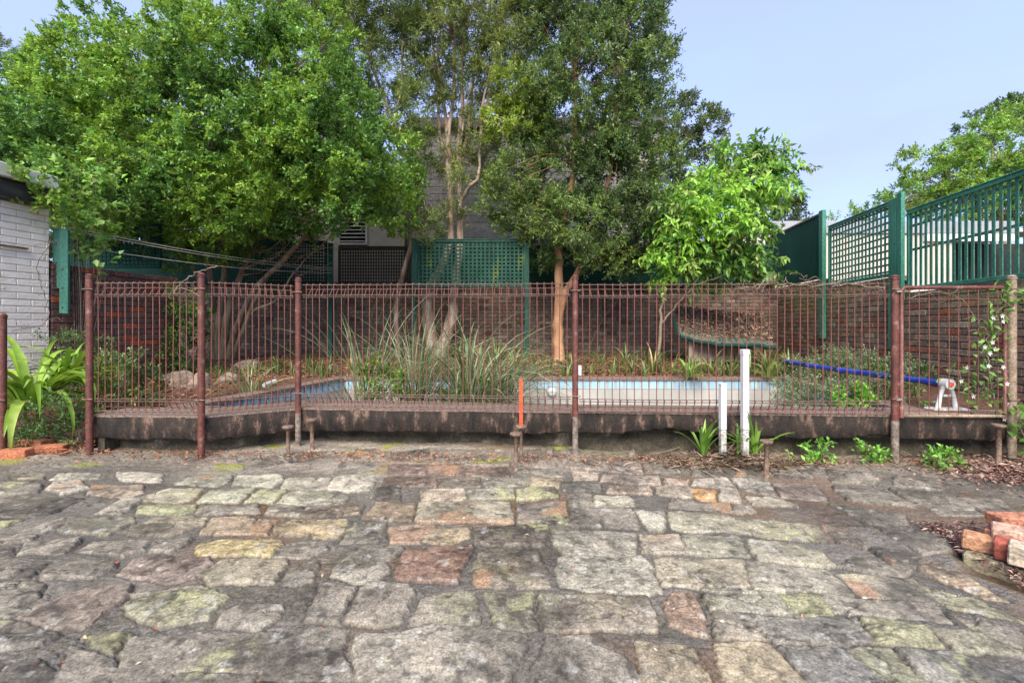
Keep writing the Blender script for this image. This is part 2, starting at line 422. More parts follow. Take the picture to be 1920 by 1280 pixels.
A = [
[(740,300),(870,250),(1040,248),(980,310),(900,325),(735,318)],[(1080,255),(1320,245),(1230,320),(1010,322)],
[(1340,252),(1475,252),(1400,328),(1260,320)],[(1480,265),(1740,262),(1790,300),(1760,335),(1425,330)],
[(720,345),(830,328),(1010,335),(1010,365),(950,392),(710,385)],[(1040,340),(1330,335),(1330,385),(1010,390)],
[(1400,340),(1560,340),(1570,400),(1365,395)],[(1590,340),(1870,335),(1850,390),(1700,405),(1550,400)],
[(640,315),(735,315),(630,392),(510,388)],[(930,195),(1200,180),(1190,205),(1130,238),(900,232)],
[(1220,185),(1440,178),(1460,200),(1410,242),(1190,235)],[(1480,190),(1610,190),(1610,215),(1560,250),(1445,245)],
[(1640,195),(1700,190),(1680,250),(1570,250)],[(600,180),(840,180),(830,225),(620,220)],
[(310,190),(510,185),(500,215),(260,218)],[(280,230),(410,225),(440,270),(320,300),(230,275)],
[(460,250),(740,240),(750,280),(640,305),(450,300)],[(70,190),(230,180),(220,215),(80,215)],
[(420,415),(690,402),(700,430),(560,498),(290,490)],[(800,405),(1060,405),(1040,440),(880,500),(640,500)],
[(1090,410),(1300,410),(1280,500),(1030,495)],[(1320,415),(1420,420),(1380,500),(1290,500)],
[(1490,420),(1780,425),(1790,450),(1720,520),(1440,495),(1420,470)],[(480,540),(760,530),(740,570),(640,610),(410,590)],
[(830,540),(980,520),(960,550),(870,590),(770,580)],[(1010,535),(1440,530),(1460,545),(1380,605),(1030,600)],
[(1480,540),(1680,535),(1690,570),(1600,610),(1400,605)],[(700,620),(1080,610),(1090,640),(1010,720),(850,740),(590,710)],
[(1130,640),(1470,620),(1480,650),(1400,745),(1080,750),(1030,700)],[(250,690),(400,640),(600,640),(580,670),(490,720),(240,720)],
[(1500,660),(1640,630),(1610,740),(1450,750)],[(100,900),(450,790),(680,755),(670,800),(540,900),(440,960),(300,1000),(170,960),(75,930)],
[(-60,770),(240,760),(200,830),(80,880),(-60,930)],[(640,850),(870,790),(1100,780),(1150,810),(1050,920),(850,970),(660,910)],
[(1150,900),(1240,860),(1450,870),(1440,920),(1350,990),(1110,960)],[(1640,760),(1830,765),(1730,940),(1560,950)],
[(400,1040),(640,1000),(700,1010),(570,1080),(440,1075)],[(-60,960),(70,950),(280,1010),(200,1060),(-60,1090)],
[(700,1020),(1040,1010),(900,1190),(780,1322),(560,1322),(600,1230),(620,1090)],[(1060,1010),(1440,1000),(1330,1200),(920,1190)],
[(1470,990),(1810,970),(1770,1090),(1830,1240),(1330,1230),(1400,1070)],[(20,1180),(150,1150),(330,1210),(250,1322),(-40,1322)],
[(930,1215),(1300,1215),(1280,1330),(820,1330)],[(350,1110),(560,1100),(580,1210),(520,1322),(270,1322)],
[(30,520),(340,410),(320,450),(160,530),(40,550)],[(150,540),(410,520),(340,600),(90,610)],[(-60,640),(270,650),(170,720),(-60,730)],
[(-60,310),(420,312),(250,390),(-60,400)],[(-40,235),(210,240),(190,295),(-60,300)],[(-60,415),(160,408),(60,450),(-60,470)],
[(1340,1255),(1830,1260),(1850,1340),(1320,1340)],[(-60,560),(70,560),(60,620),(-60,625)],[(-60,735),(200,735),(230,750),(-60,760)],[(680,800),(850,775),(1080,768),(860,785)]]
B = [
[(30,255),(90,190),(280,185),(295,210),(260,262)],[(350,190),(600,195),(600,240),(330,235)],[(615,195),(820,195),(820,238),(615,240)],
[(300,240),(415,240),(415,305),(290,300)],[(510,250),(740,250),(752,300),(730,312),(520,310)],[(765,255),(985,250),(990,300),(770,305)],
[(1010,255),(1210,250),(1222,300),(1005,310)],[(845,195),(1080,200),(1080,240),(845,240)],[(1090,205),(1240,210),(1250,245),(1085,245)],
[(1295,165),(1430,175),(1435,215),(1300,215)],[(1260,220),(1440,225),(1445,275),(1230,265)],[(500,325),(970,320),(1000,430),(490,430)],
[(300,315),(480,320),(470,420),(210,415)],[(1020,325),(1260,325),(1270,435),(1015,430)],[(1290,350),(1600,365),(1650,455),(1280,440)],
[(1270,282),(1400,290),(1410,340),(1280,340)],[(1425,300),(1600,300),(1620,352),(1415,345)],[(1620,370),(1770,375),(1770,465),(1700,465)],
[(340,450),(590,440),(580,500),(510,540),(370,540)],[(600,460),(765,450),(765,510),(650,550),(540,530)],[(150,440),(330,440),(300,530),(100,540)],
[(790,450),(1160,450),(1200,540),(1130,565),(795,550)],[(1180,470),(1620,475),(1625,600),(1260,600),(1200,530)],
[(1650,485),(1850,485),(1900,580),(1660,580)],[(180,550),(420,550),(430,570),(350,640),(350,690),(270,745),(20,730)],
[(450,570),(780,560),(750,640),(700,740),(400,730),(385,690)],[(800,580),(1120,580),(1180,680),(1180,770),(800,765)],
[(1210,605),(1660,610),(1710,650),(1745,785),(1680,795),(1215,780)],[(230,755),(460,755),(480,800),(400,940),(350,955),(135,940)],
[(530,820),(700,775),(780,775),(820,940),(780,955),(450,950)],[(850,795),(1080,790),(1085,970),(900,950)],
[(1120,800),(1690,815),(1755,990),(1130,985)],[(0,760),(180,765),(90,950),(-70,950)],
[(200,1020),(600,970),(1020,975),(1060,1040),(940,1330),(210,1330),(180,1080)],
[(-190,1260),(150,1260),(190,1330),(-200,1340)],[(1150,1020),(1380,1010),(1410,1060),(1560,1100),(1640,1200),(1620,1330),(1090,1330),(1100,1170),(1140,1100)],
[(360,130),(540,130),(540,183),(350,180)],[(560,135),(740,130),(740,183),(560,183)],[(760,140),(960,145),(970,185),(755,183)],
[(150,105),(200,50),(370,60),(290,110)],[(120,120),(300,120),(270,180),(80,180)],[(980,135),(1250,165),(1255,195),(980,190)],
[(1300,105),(1480,115),(1490,165),(1260,150)],[(1510,120),(1650,130),(1660,180),(1490,170)],[(1460,185),(1740,195),(1750,238),(1450,225)],
[(1480,245),(1690,250),(1710,290),(1480,282)],[(380,65),(560,50),(560,110),(380,115)],[(600,60),(860,60),(860,120),(590,118)],[(1720,610),(1722,610),(1722,612)],[(900,70),(1150,60),(1180,110),(960,118)],[(1200,60),(1290,60),(1280,95),(1200,100)],[(1340,50),(1600,55),(1580,98),(1340,92)],[(1620,60),(1900,75),(1900,110),(1640,115)],[(-200,80),(60,60),(90,100),(-150,130)],[(-420,110),(-230,90),(-180,130),(-380,160)],[(1700,130),(1900,140),(1900,180),(1720,175)]]
Cc = [
[(70,205),(180,210),(188,240),(70,238)],[(210,205),(390,200),(450,255),(210,235)],[(430,205),(600,205),(650,285),(460,250)],
[(20,245),(205,250),(210,300),(40,295)],[(210,258),(330,255),(345,310),(270,312),(225,290)],[(360,262),(450,268),(465,320),(360,310)],
[(490,295),(650,292),(760,340),(520,330)],[(630,225),(850,235),(900,315),(680,295)],[(110,310),(410,325),(410,370),(90,350)],
[(430,330),(510,335),(545,372),(420,372)],[(90,370),(400,382),(480,430),(510,482),(110,462)],[(430,390),(860,430),(900,515),(620,500),(530,480)],
[(880,430),(1000,460),(1110,545),(960,520)],[(170,488),(440,492),(515,605),(210,580)],[(490,508),(640,520),(870,575),(950,650),(560,620)],
[(20,610),(470,622),(520,760),(60,745)],[(490,632),(900,675),(1050,795),(545,768)],[(950,685),(1350,712),(1460,825),(1090,800)],
[(250,760),(640,785),(720,890),(310,870)],[(660,787),(880,800),(950,900),(740,890)],[(900,802),(1170,820),(1280,908),(960,890)],
[(1200,832),(1450,842),(1530,935),(1300,910)],[(120,785),(210,790),(250,870),(300,1000),(230,995),(110,950),(70,840)],
[(320,882),(480,887),(600,1008),(330,1000)],[(500,892),(1060,922),(1140,1040),(650,1030)],[(1090,922),(1380,952),(1490,1060),(1170,1050)],
[(1400,955),(1700,1000),(1940,1100),(1560,1070)],[(-60,1040),(230,1060),(340,1330),(-40,1330)],
[(330,1040),(560,1025),(640,1060),(800,1262),(840,1330),(430,1330),(350,1130)],[(680,1052),(960,1062),(1230,1250),(1270,1330),(870,1330)],
[(990,1067),(1240,1082),(1500,1300),(1510,1330),(1300,1330)],[(1270,1085),(1560,1092),(1990,1300),(1990,1330),(1560,1330)],
[(900,320),(1300,385),(1340,470),(1130,435)],[(1160,450),(1380,482),(1560,560),(1400,580)],[(1350,728),(1650,800),(1900,930),(1500,840)],
[(1040,600),(1350,665),(1300,700),(960,645)],[(1380,482),(1560,490),(1680,560),(1580,560)],[(1380,600),(1550,660),(1820,820),(1700,800),(1370,650)],
[(930,235),(1200,262),(1400,345),(1010,310)],[(1230,252),(1550,272),(1720,395),(1500,395),(1350,310)],[(1550,895),(1880,965),(1990,1080),(1690,985)],
[(1130,555),(1360,570),(1380,640),(1240,640)],[(600,130),(860,150),(820,210),(640,195)],[(900,160),(1180,190),(1150,235),(930,220)],[(1240,190),(1480,215),(1500,255),(1260,235)],[(1560,300),(1800,310),(1880,370),(1740,380)],[(230,160),(420,160),(440,190),(210,192)],[(440,150),(560,160),(540,195),(450,190)]]
# per-stone colours, by the crop they were traced from: (index -> base tint)
GREY = (.235, .222, .205)
TA = {0:(.42,.41,.33),1:(.36,.38,.31),2:(.42,.42,.35),3:(.44,.44,.38),4:(.38,.40,.27),6:(.38,.36,.31),7:(.40,.33,.26),8:(.38,.37,.34),
      9:(.50,.50,.44),10:(.54,.54,.48),11:(.42,.41,.37),12:(.38,.37,.34),13:(.42,.41,.38),14:(.40,.40,.37),15:(.44,.42,.39),16:(.30,.25,.21),
      18:(.34,.34,.29),19:(.34,.31,.25),20:(.32,.26,.20),21:(.30,.20,.13),22:(.36,.30,.20),25:(.42,.36,.20),27:(.25,.21,.20),28:(.30,.28,.23),
      31:(.26,.22,.20),33:(.27,.27,.20),36:(.34,.34,.22),17:(.34,.32,.27)}
TB = {0:(.44,.43,.39),1:(.26,.19,.16),2:(.20,.17,.15),4:(.44,.38,.32),5:(.38,.38,.34),6:(.33,.30,.26),9:(.42,.36,.32),10:(.18,.18,.17),
      11:(.36,.34,.28),12:(.36,.29,.22),13:(.25,.23,.21),16:(.42,.41,.36),17:(.50,.50,.46),18:(.44,.31,.24),19:(.40,.34,.25),21:(.18,.155,.14),
      22:(.32,.31,.28),23:(.37,.34,.30),24:(.28,.27,.25),25:(.22,.14,.115),26:(.25,.225,.20),27:(.46,.455,.42),28:(.29,.27,.25),29:(.28,.265,.24),
      30:(.33,.31,.27),31:(.32,.29,.255),33:(.40,.38,.35),35:(.28,.265,.245),38:(.23,.16,.14),36:(.22,.16,.15),37:(.23,.16,.15),
      42:(.40,.36,.33),43:(.40,.35,.33),44:(.42,.36,.33),45:(.40,.33,.28),8:(.42,.37,.28)}
TC = {0:(.45,.36,.32),1:(.48,.45,.43),2:(.46,.45,.43),3:(.38,.34,.31),4:(.52,.32,.15),5:(.45,.41,.38),6:(.42,.40,.36),7:(.40,.34,.32),
      10:(.37,.36,.30),11:(.36,.35,.28),12:(.33,.30,.27),13:(.34,.34,.29),14:(.36,.35,.31),15:(.42,.39,.33),16:(.31,.30,.27),17:(.31,.30,.27),
      18:(.31,.31,.27),19:(.33,.34,.22),20:(.29,.28,.25),22:(.42,.31,.25),23:(.30,.28,.25),24:(.27,.27,.26),25:(.31,.32,.22),26:(.28,.28,.23),
      27:(.36,.32,.25),28:(.44,.39,.30),29:(.24,.24,.235),30:(.28,.29,.22),31:(.22,.225,.22),37:(.40,.33,.26),34:(.32,.32,.24)}
K = .36458
stones = []
gs = np.random.default_rng(11)
for crop, ox, T in ((A, 0, TA), (B, 600, TB), (Cc, 1220, TC)):
    for i, pg in enumerate(crop):
        if len(pg) < 4: continue
        w_ = [PG(ox+x*K, 820+y*K) for x, y in pg]
        base = T.get(i, tuple(np.array(GREY)*gs.uniform(.85, 1.15)))
        stones.append(([(p.x, p.y) for p in w_], base))
# courses of the same paving beyond the edges of the photograph
y0 = .2
while y0 < 4.1:
    h = gs.uniform(.24, .36)
    for sgn in (-1, 1):
        x0 = gs.uniform(0, .3)+(1.18*max(y0, 1.45) if y0 > 1.45 else -3.)
        if y0 <= 1.45-h+.02 and sgn > 0: continue
        if y0 <= 1.45 and y0+h > 1.44: continue
        xe = 6.2 if y0 > 1.45 else 3.5
        if sgn > 0 and y0 > 1.45: xe = 0
        while x0 < xe:
            ww = gs.uniform(.3, .6)
            if y0 > 1.45 or sgn < 0:
                q = [(x0+.02, y0+.02), (x0+ww-.02, y0+.02), (x0+ww-.02, y0+h-.02), (x0+.02, y0+h-.02)]
                q = [((sgn if y0 > 1.45 else 1)*(a+gs.uniform(-.02, .02)), b+gs.uniform(-.02, .02)) for a, b in q]
                stones.append((q, tuple(np.array(GREY)*gs.uniform(.8, 1.3))))
            x0 += ww
    y0 += h

def build_paving():
    dx = .0085
    xs = np.concatenate([np.arange(-7.2, -4.7, .02), np.arange(-4.7, 4.7, .0075), np.arange(4.7, 5.4, .02)]); ys = np.concatenate([np.arange(.2, 1.35, .03), np.arange(1.35, 2.5, .0055), np.arange(2.5, 4.75, dx)])
    X, Y = np.meshgrid(xs, ys, indexing='xy'); sh = X.shape
    n1, n2, n3, n4 = VN(1), VN(2), VN(3), VN(4)
    wx = X+(n1.fbm(X*5, Y*5, 4)-.5)*.048+(n1.fbm(X*28, Y*28, 2)-.5)*.018
    wy = Y+(n2.fbm(X*5+9, Y*5, 4)-.5)*.048+(n2.fbm(X*28, Y*28+5, 2)-.5)*.018
    H = np.zeros(sh); best = np.full(sh, -1.0)
    tint = np.ones(sh+(3,))*np.array([.112, .102, .084]); tint *= (.4+1.2*n3.fbm(X*3, Y*3, 4))[..., None]
    # smoother worn mortar wash near the pool wall and on the right
    wash = sstep(3.45, 3.9, Y+(n4.fbm(X*1.5, Y*1.5, 3)-.5)*.7)
    tint = tint*(1-wash[..., None])+wash[..., None]*np.array([.235, .205, .165])*(.25+.8*n3.fbm(X*2.2, Y*4, 5)+.55*n1.fbm(X*15, Y*22, 4))[..., None]
    SM = np.zeros(sh)
    for si, (pg, base) in enumerate(stones):
        pa = np.array(pg); lo = pa.min(0)-.06; hi = pa.max(0)+.06
        i0, i1 = np.searchsorted(xs, [lo[0], hi[0]]); j0, j1 = np.searchsorted(ys, [lo[1], hi[1]])
        if i1-i0 < 2 or j1-j0 < 2: continue
        qx = wx[j0:j1, i0:i1]; qy = wy[j0:j1, i0:i1]
        cx, cy = pa.mean(0); area = 0; m = len(pa)
        for k in range(m): area += pa[k-1][0]*pa[k][1]-pa[k][0]*pa[k-1][1]
        sg = 1 if area > 0 else -1
        # smooth inside distance
        d = np.full(qx.shape, 9.)
        inside = np.ones(qx.shape, bool); cr = np.zeros(qx.shape, int); dd = np.full(qx.shape, 9.)
        for k in range(m):
            a = pa[k-1]; b = pa[k]; e = b-a; L2 = (e**2).sum()
            t = np.clip(((qx-a[0])*e[0]+(qy-a[1])*e[1])/L2, 0, 1)
            dd = np.minimum(dd, np.hypot(qx-a[0]-t*e[0], qy-a[1]-t*e[1]))
            c1 = (a[1] > qy) != (b[1] > qy)
            xc = a[0]+(qy-a[1])/(e[1] if abs(e[1]) > 1e-9 else 1e-9)*e[0]
            cr += (c1 & (qx < xc))
        ins = (cr % 2) == 1
        sd_ = np.where(ins, dd, -dd)
        # round the corners a little
        rr = max(.02, .3*math.sqrt(abs(area)/2))
        corner = np.hypot((qx-cx)/max(hi[0]-cx, .05), (qy-cy)/max(hi[1]-cy, .05))
        sd_ = sd_+.012-.030*sstep(.95, 1.4, corner)
        msk = sstep(-.006, .014, sd_)
        jit = gs.uniform(-.005, .005); tlx, tly = gs.normal(size=2)*.009
        dome = .003*sstep(0, .12, sd_)+.011*sstep(-.004, .010, sd_)
        hgt = (dome+jit+(qx-cx)*tlx+(qy-cy)*tly)*msk
        rX = X[j0:j1, i0:i1]; rY = Y[j0:j1, i0:i1]
        # layered, flaking stone surface
        fl = n4.fbm(rX*7+si*3.3, rY*11+si, 5)
        step = np.floor(fl*9)/9
        hgt = hgt+(.013*(step-.5)+.010*(fl-.5))*msk
        base = np.array(base)
        v = n3.fbm(rX*4+si*5.1, rY*4+si*2.7, 5)[..., None]; v2 = n1.fbm(rX*14+si, rY*14, 4)[..., None]
        base = base*.85+.15*np.array([.27, .255, .23]); gr = n4.fbm(rX*60+si, rY*60, 2)[..., None]; c = base*np.array([1.05, .99, .84])*np.clip(-.16+.70*v+.62*v2+.42*gr, .12, 2)
        # dark mould towards parts of the stone, lichen, rust veins
        dk = sstep(.50, .68, n2.fbm(rX*2.3+7, rY*2.3+si*.21, 5))[..., None]
        c = c*(1-.5*dk)
        dsp = sstep(.60, .72, n4.fbm(rX*22+5, rY*22, 3))[..., None]
        c = c*(1-.45*dsp)
        lich = sstep(.60, .72, n4.fbm(rX*3.1+40, rY*3.1+11, 5))[..., None]*gs.uniform(-.3, .75); lich = np.clip(lich, 0, 1)*sstep(.42, .56, n2.fbm(rX*26, rY*26+si, 3))[..., None]
        c = c*(1-lich)+lich*np.array([.34, .345, .17])
        pale = sstep(.66, .78, n1.fbm(rX*19+60, rY*19+1, 4))[..., None]*.30
        c = c*(1-pale)+pale*np.array([.52, .52, .47])
        orr = sstep(.62, .72, n2.fbm(rX*3.4+si*11, rY*3.4+80, 4))[..., None]*(gs.random() < .22)*.6
        c = c*(1-orr)+orr*np.array([.34, .20, .11])
        mm = msk[..., None]
        T_ = tint[j0:j1, i0:i1]; T_[:] = T_*(1-mm)+c*mm
        Hs = H[j0:j1, i0:i1]; Hs[:] = np.maximum(Hs, hgt)
        SMs = SM[j0:j1, i0:i1]; SMs[:] = np.maximum(SMs, msk)
    # hairline cracks and bedding lines
    ck = np.abs(n3.fbm(X*1.7+11, Y*3.1+4, 5)-.5); ck = (1-sstep(.0, .010, ck))*sstep(.45, .55, n1.fbm(X*1.1, Y*1.1+50, 3))
    ck2 = np.abs(n2.fbm(X*3.3+41, Y*6+14, 5)-.5); ck2 = (1-sstep(.0, .012, ck2))*sstep(.48, .58, n4.fbm(X*1.4+9, Y*1.4+50, 3))
    ck = np.maximum(ck, ck2); H -= .010*ck; tint = tint*(1-.55*ck[..., None])
    # dark seam right round each stone
    rim = sstep(.01, .3, SM)*(1-sstep(.35, .8, SM))*sstep(.22, .40, n4.fbm(X*6, Y*6+30, 3)); tint = tint*(1-.62*rim[..., None]); H -= .012*rim
    # mortar relief
    H += (1-SM)*((np.floor(n3.fbm(X*4, Y*7, 5)*10)/10-.5)*.035+(n1.fbm(X*25, Y*25, 3)-.5)*.010+wash*.022)
    H += (n2.fbm(X*.9, Y*.9, 3)-.5)*.05
    # the gutter-side strip past the paving edge on the right is a little lower and earthy
    edge = X-(2.0+.157*Y)-(n1.fbm(X*3, Y*3, 3)-.5)*.25
    e = sstep(.0, .10, edge)*(1-sstep(2.65, 2.9, Y)); H -= .045*e
    H += .03*sstep(.5, 2.2, edge)
    tint = tint*(1-e[..., None]*.85)+e[..., None]*.85*np.array([.075, .045, .035])*(.5+n4.fbm(X*9, Y*9, 4))[..., None]
    # moss along the damp foot of the wall
    ms = sstep(.66, .74, n3.fbm(X*2.6+3, Y*4+9, 4))*sstep(3.55, 3.9, Y)
    tint = tint*(1-ms[..., None])+ms[..., None]*np.array([.22, .24, .03])
    br = sstep(.55, .7, n1.fbm(X*1.3+20, Y*1.3, 4))*.45*(1-SM)
    tint = tint*(1-br[..., None])+br[..., None]*np.array([.16, .09, .045])
    Z = GZ(X, Y)+H-.01
    wet = (1-SM)*(1-wash*.8)*sstep(.40, .56, n2.fbm(X*1.4+2, Y*1.4, 3)+.10*(Y < 2.4))
    wet = np.maximum(wet, sstep(.50, .62, n4.fbm(X*1.1+31, Y*1.7, 4))*(1-sstep(1.9, 2.7, Y))*.9)
    ny, nx = sh; idx = np.arange(nx*ny).reshape(ny, nx)
    f = np.stack([idx[:-1, :-1], idx[:-1, 1:], idx[1:, 1:], idx[1:, :-1]], -1).reshape(-1, 4)
    v = np.stack([X, Y, Z], -1).reshape(-1, 3)
    col = np.concatenate([tint.reshape(-1, 3), wet.reshape(-1, 1)], 1)
    m = mat("sandstone_paving", (.72, .72, .72), (1.2, 1.2, 1.2), 45, rough=.8, bump=.003, bscale=150, attr=True, fine=120)
    n = m.node_tree.nodes; L = m.node_tree.links; b = n["Principled BSDF"]
    at = [q for q in n if q.type == 'ATTRIBUTE'][0]
    mr = n.new("ShaderNodeMapRange"); mr.inputs[3].default_value = .72; mr.inputs[4].default_value = .14
    L.new(at.outputs["Alpha"], mr.inputs[0]); L.new(mr.outputs[0], b.inputs["Roughness"])
    bp = [q for q in n if q.type == 'BUMP'][0]
    m2 = n.new("ShaderNodeMapRange"); m2.inputs[3].default_value = .0022; m2.inputs[4].default_value = .0008
    L.new(at.outputs["Alpha"], m2.inputs[0]); L.new(m2.outputs[0], bp.inputs["Distance"])
    o = npmesh("paving", v, f, m, None, col, smooth=True)
    props(o, kind="structure")
build_paving()

def inpoly(X, Y, poly):
    r = np.zeros(X.shape, bool)
    for k in range(len(poly)):
        a, b = poly[k-1], poly[k]
        c1 = (a[1] > Y) != (b[1] > Y); d = b[1]-a[1] or 1e-9
        r ^= c1 & (X < a[0]+(Y-a[1])/d*(b[0]-a[0]))
    return r
def offset_poly(poly, d):
    out = []
    n = len(poly)
    for k in range(n):
        p0, p1, p2 = [Vector(poly[(k+j) % n]).to_2d() for j in (-1, 0, 1)]
        e1 = (p1-p0).normalized(); e2 = (p2-p1).normalized()
        n1_ = Vector((e1.y, -e1.x)); n2_ = Vector((e2.y, -e2.x)); b = (n1_+n2_).normalized()
        out.append(tuple(p1+b*d/max(.5, b.dot(n1_))))
    return out
COPE = offset_poly(POOL, .20)
def bedz(X, Y):
    vn = VN(21)
    z = .375+.10*sstep(7., 9.5, Y)+(vn.fbm(X*1.5+30, Y*1.5, 4)-.5)*.12*sstep(7.1, 8, Y)+(vn.fbm(X*7+30, Y*7, 3)-.5)*.03
    left = 1-sstep(4.2, 5.6, Y); left = left*sstep(3.72, 3.9, -X)
    return z*(1-left)+(.06+(vn.fbm(X*5+30, Y*5, 3)-.5)*.05)*left
def bz(x, y): return float(bedz(np.array([x]), np.array([y]))[0])
def build_bed():
    xs = np.arange(-9, 7.2, .05); ys = np.arange(3.9, 12.3, .05); X, Y = np.meshgrid(xs, ys)
    Z = bedz(X, Y); idx = np.arange(X.size).reshape(X.shape)
    f = np.stack([idx[:-1, :-1], idx[:-1, 1:], idx[1:, 1:], idx[1:, :-1]], -1).reshape(-1, 4)
    cx = X[:-1, :-1].ravel()+.025; cy = Y[:-1, :-1].ravel()+.025
    bad = inpoly(cx, cy, offset_poly(POOL, .10)) | ((cy < 4.55) & (cx > -3.80)) | ((cy < 4.45+.0*cx) & (cx < -3.8) & (cy < 4.12+.1*np.sin(cx*3)))
    bad |= (cx > -3.8) & (cy < 4.72) & (cx < -2.0)
    o = npmesh("garden_bed", np.stack([X, Y, Z], -1).reshape(-1, 3), f[~bad], M_soil, smooth=True); props(o, kind="structure")
build_bed()

# ---- pool
pool = thing("swimming_pool", (.5, 5.6, -.9), "empty swimming pool with pale blue tile band and stained white walls behind the rusty fence", "swimming pool")
def ring(poly, z0, z1, name, m, seg=None, col=None):
    mb = MB(); n = len(poly)
    for k in range(n):
        a = Vector(poly[k]); b = Vector(poly[(k+1) % n]); Ln = (b-a).length; q = max(1, int(Ln/seg)) if seg else 1
        for i in range(q):
            p = a.lerp(b, i/q); r = a.lerp(b, (i+1)/q-(.012 if seg else 0))
            cc = None
            if col: cc = tuple(np.array(col)*random.uniform(.88, 1.08))
            mb.add([(p.x, p.y, z0), (r.x, r.y, z0), (r.x, r.y, z1), (p.x, p.y, z1)], [(3, 2, 1, 0)], cc)
    return mb.build(name, m, pool)
ring(offset_poly(POOL, .006), -.9, .37, "wall", M_poolw)
ring(POOL, .235, .375, "tile_band", M_tile, seg=.125, col=(.30, .52, .68))
ring(offset_poly(POOL, -.001), .228, .236, "grout_line", M_bmortar)
mb = MB(); mb.add([(x, y, -.88) for x, y in offset_poly(POOL, .02)], [tuple(range(len(POOL)))]); mb.build("floor", M_poolw, pool)
mb = MB(); n = len(POOL); inn = offset_poly(POOL, -.025)
vs = [(x, y, SLABZ+.007) for x, y in inn]+[(x, y, SLABZ+.007) for x, y in COPE]+[(x, y, .365) for x, y in inn]+[(x, y, SLABZ-.02) for x, y in COPE]
fs = []
for k in range(n):
    j = (k+1) % n
    fs += [(k, n+k, n+j, j), (k, j, 2*n+j, 2*n+k), (n+k, 3*n+k, 3*n+j, n+j)]
    fs += [(2*n+k, 2*n+j, 3*n+j, 3*n+k)]
mb.add(vs, fs); mb.build("coping", M_aggr, pool)
mb = MB(); c = P(1035, 735, 6.955); mb.tube([c, c+Vector((0, -.03, 0))], [.07, .045], 14); mb.build("inlet", M_pvc, pool)

# ---- concrete ledge below the fence
FP = [(-3.76, 4.05), (-2.72, 4.00), (-2.06, 4.40), (.584, 4.22), (3.395, 4.05), (4.95, 3.96)]   # fence line in plan
def fence_pt(i, t): return Vector(FP[i]).lerp(Vector(FP[i+1]), t)
def build_slab():
    lg = thing("concrete_ledge", (0, 4.4, 0), "black mouldy concrete ledge with broken underside carrying the rusty fence", "ledge")
    path = []
    for i in range(len(FP)-1):
        a = Vector(FP[i]); b = Vector(FP[i+1]); q = max(2, int((b-a).length/.025))
        for k in range(q): path.append(a.lerp(b, k/q))
    path.append(Vector(FP[-1]))
    vn = VN(77); V = []; Fq = []; prof = 7
    s = 0
    for i, p in enumerate(path):
        if i: s += (p-path[i-1]).length
        nf = lambda a, o=4: float(vn.fbm(np.array([s*a+3]), np.array([a*1.7]), o)[0])-.5
        d = Vector((0, 1))
        bt = SLABZ-.22+nf(1.3)*.05+nf(14)*.03+(.055*max(0, round(nf(1.1, 2)*9+nf(6)*2)/3+.3*nf(20)) if s > 2.6 else 0)
        fr = nf(6)*.03+round(nf(11)*6)/6*.014
        pts = [(.045+.36, SLABZ), (.036, SLABZ), (.030+fr*.2, SLABZ-.006), (.034+fr+nf(30)*.012, SLABZ-.09), (.04+fr+nf(40)*.012, bt+.02), (.065+fr, bt), (.30, bt+.01)]
        for (o, z) in pts: V.append((p.x, p.y+o, z))
    for i in range(len(path)-1):
        for k in range(prof):
            k2 = (k+1) % prof; a = i*prof; b = a+prof
            Fq.append((a+k, a+k2, b+k2, b+k))
    npmesh("slab", np.array(V), np.array(Fq), M_slab, lg, smooth=False)
    vq = VN(78); nb0 = lambda a: float(vq.fbm(np.array([a]), np.array([.3]), 3)[0])
    # worn pink render along its top edge
    V = []; Fq = []
    for i, p in enumerate(path):
        V += [(p.x, p.y+.028, SLABZ+.003), (p.x, p.y+.385, SLABZ+.003)]
        V += [(p.x, p.y+.026+.004*nb0(i*.31), SLABZ-.008-.012*nb0(i*.17))]
    for i in range(len(path)-1):
        a = i*3; Fq += [(a, a+3, a+4, a+1), (a+2, a+5, a+3, a)]
    npmesh("topping", np.array(V), np.array(Fq), M_aggr, lg)
    # rubble footing set back under the ledge
    V = []; Fq = []; rows = 8
    for i, p in enumerate(path[::2]):
        for k in range(rows):
            z = -.14+k*(SLABZ-.10+.14)/(rows-1)
            nn = float(vn.fbm(np.array([p.x*3+7]), np.array([z*9]), 4)[0])-.5
            V.append((p.x, p.y+.24+nn*.12-.04*(k < 3), z))
    m = len(path[::2])
    for i in range(m-1):
        for k in range(rows-1):
            a = i*rows+k; Fq.append((a, a+rows, a+rows+1, a+1))
    V2 = np.array(V); e0 = len(V)
    npmesh("footing", V2, np.array(Fq), M_under, lg, smooth=True)
    mb = MB(); mb.box((-3.70, 4.35, .12), (.06, .5, .48)); mb.build("end_block", M_under, lg)
    return lg
build_slab()

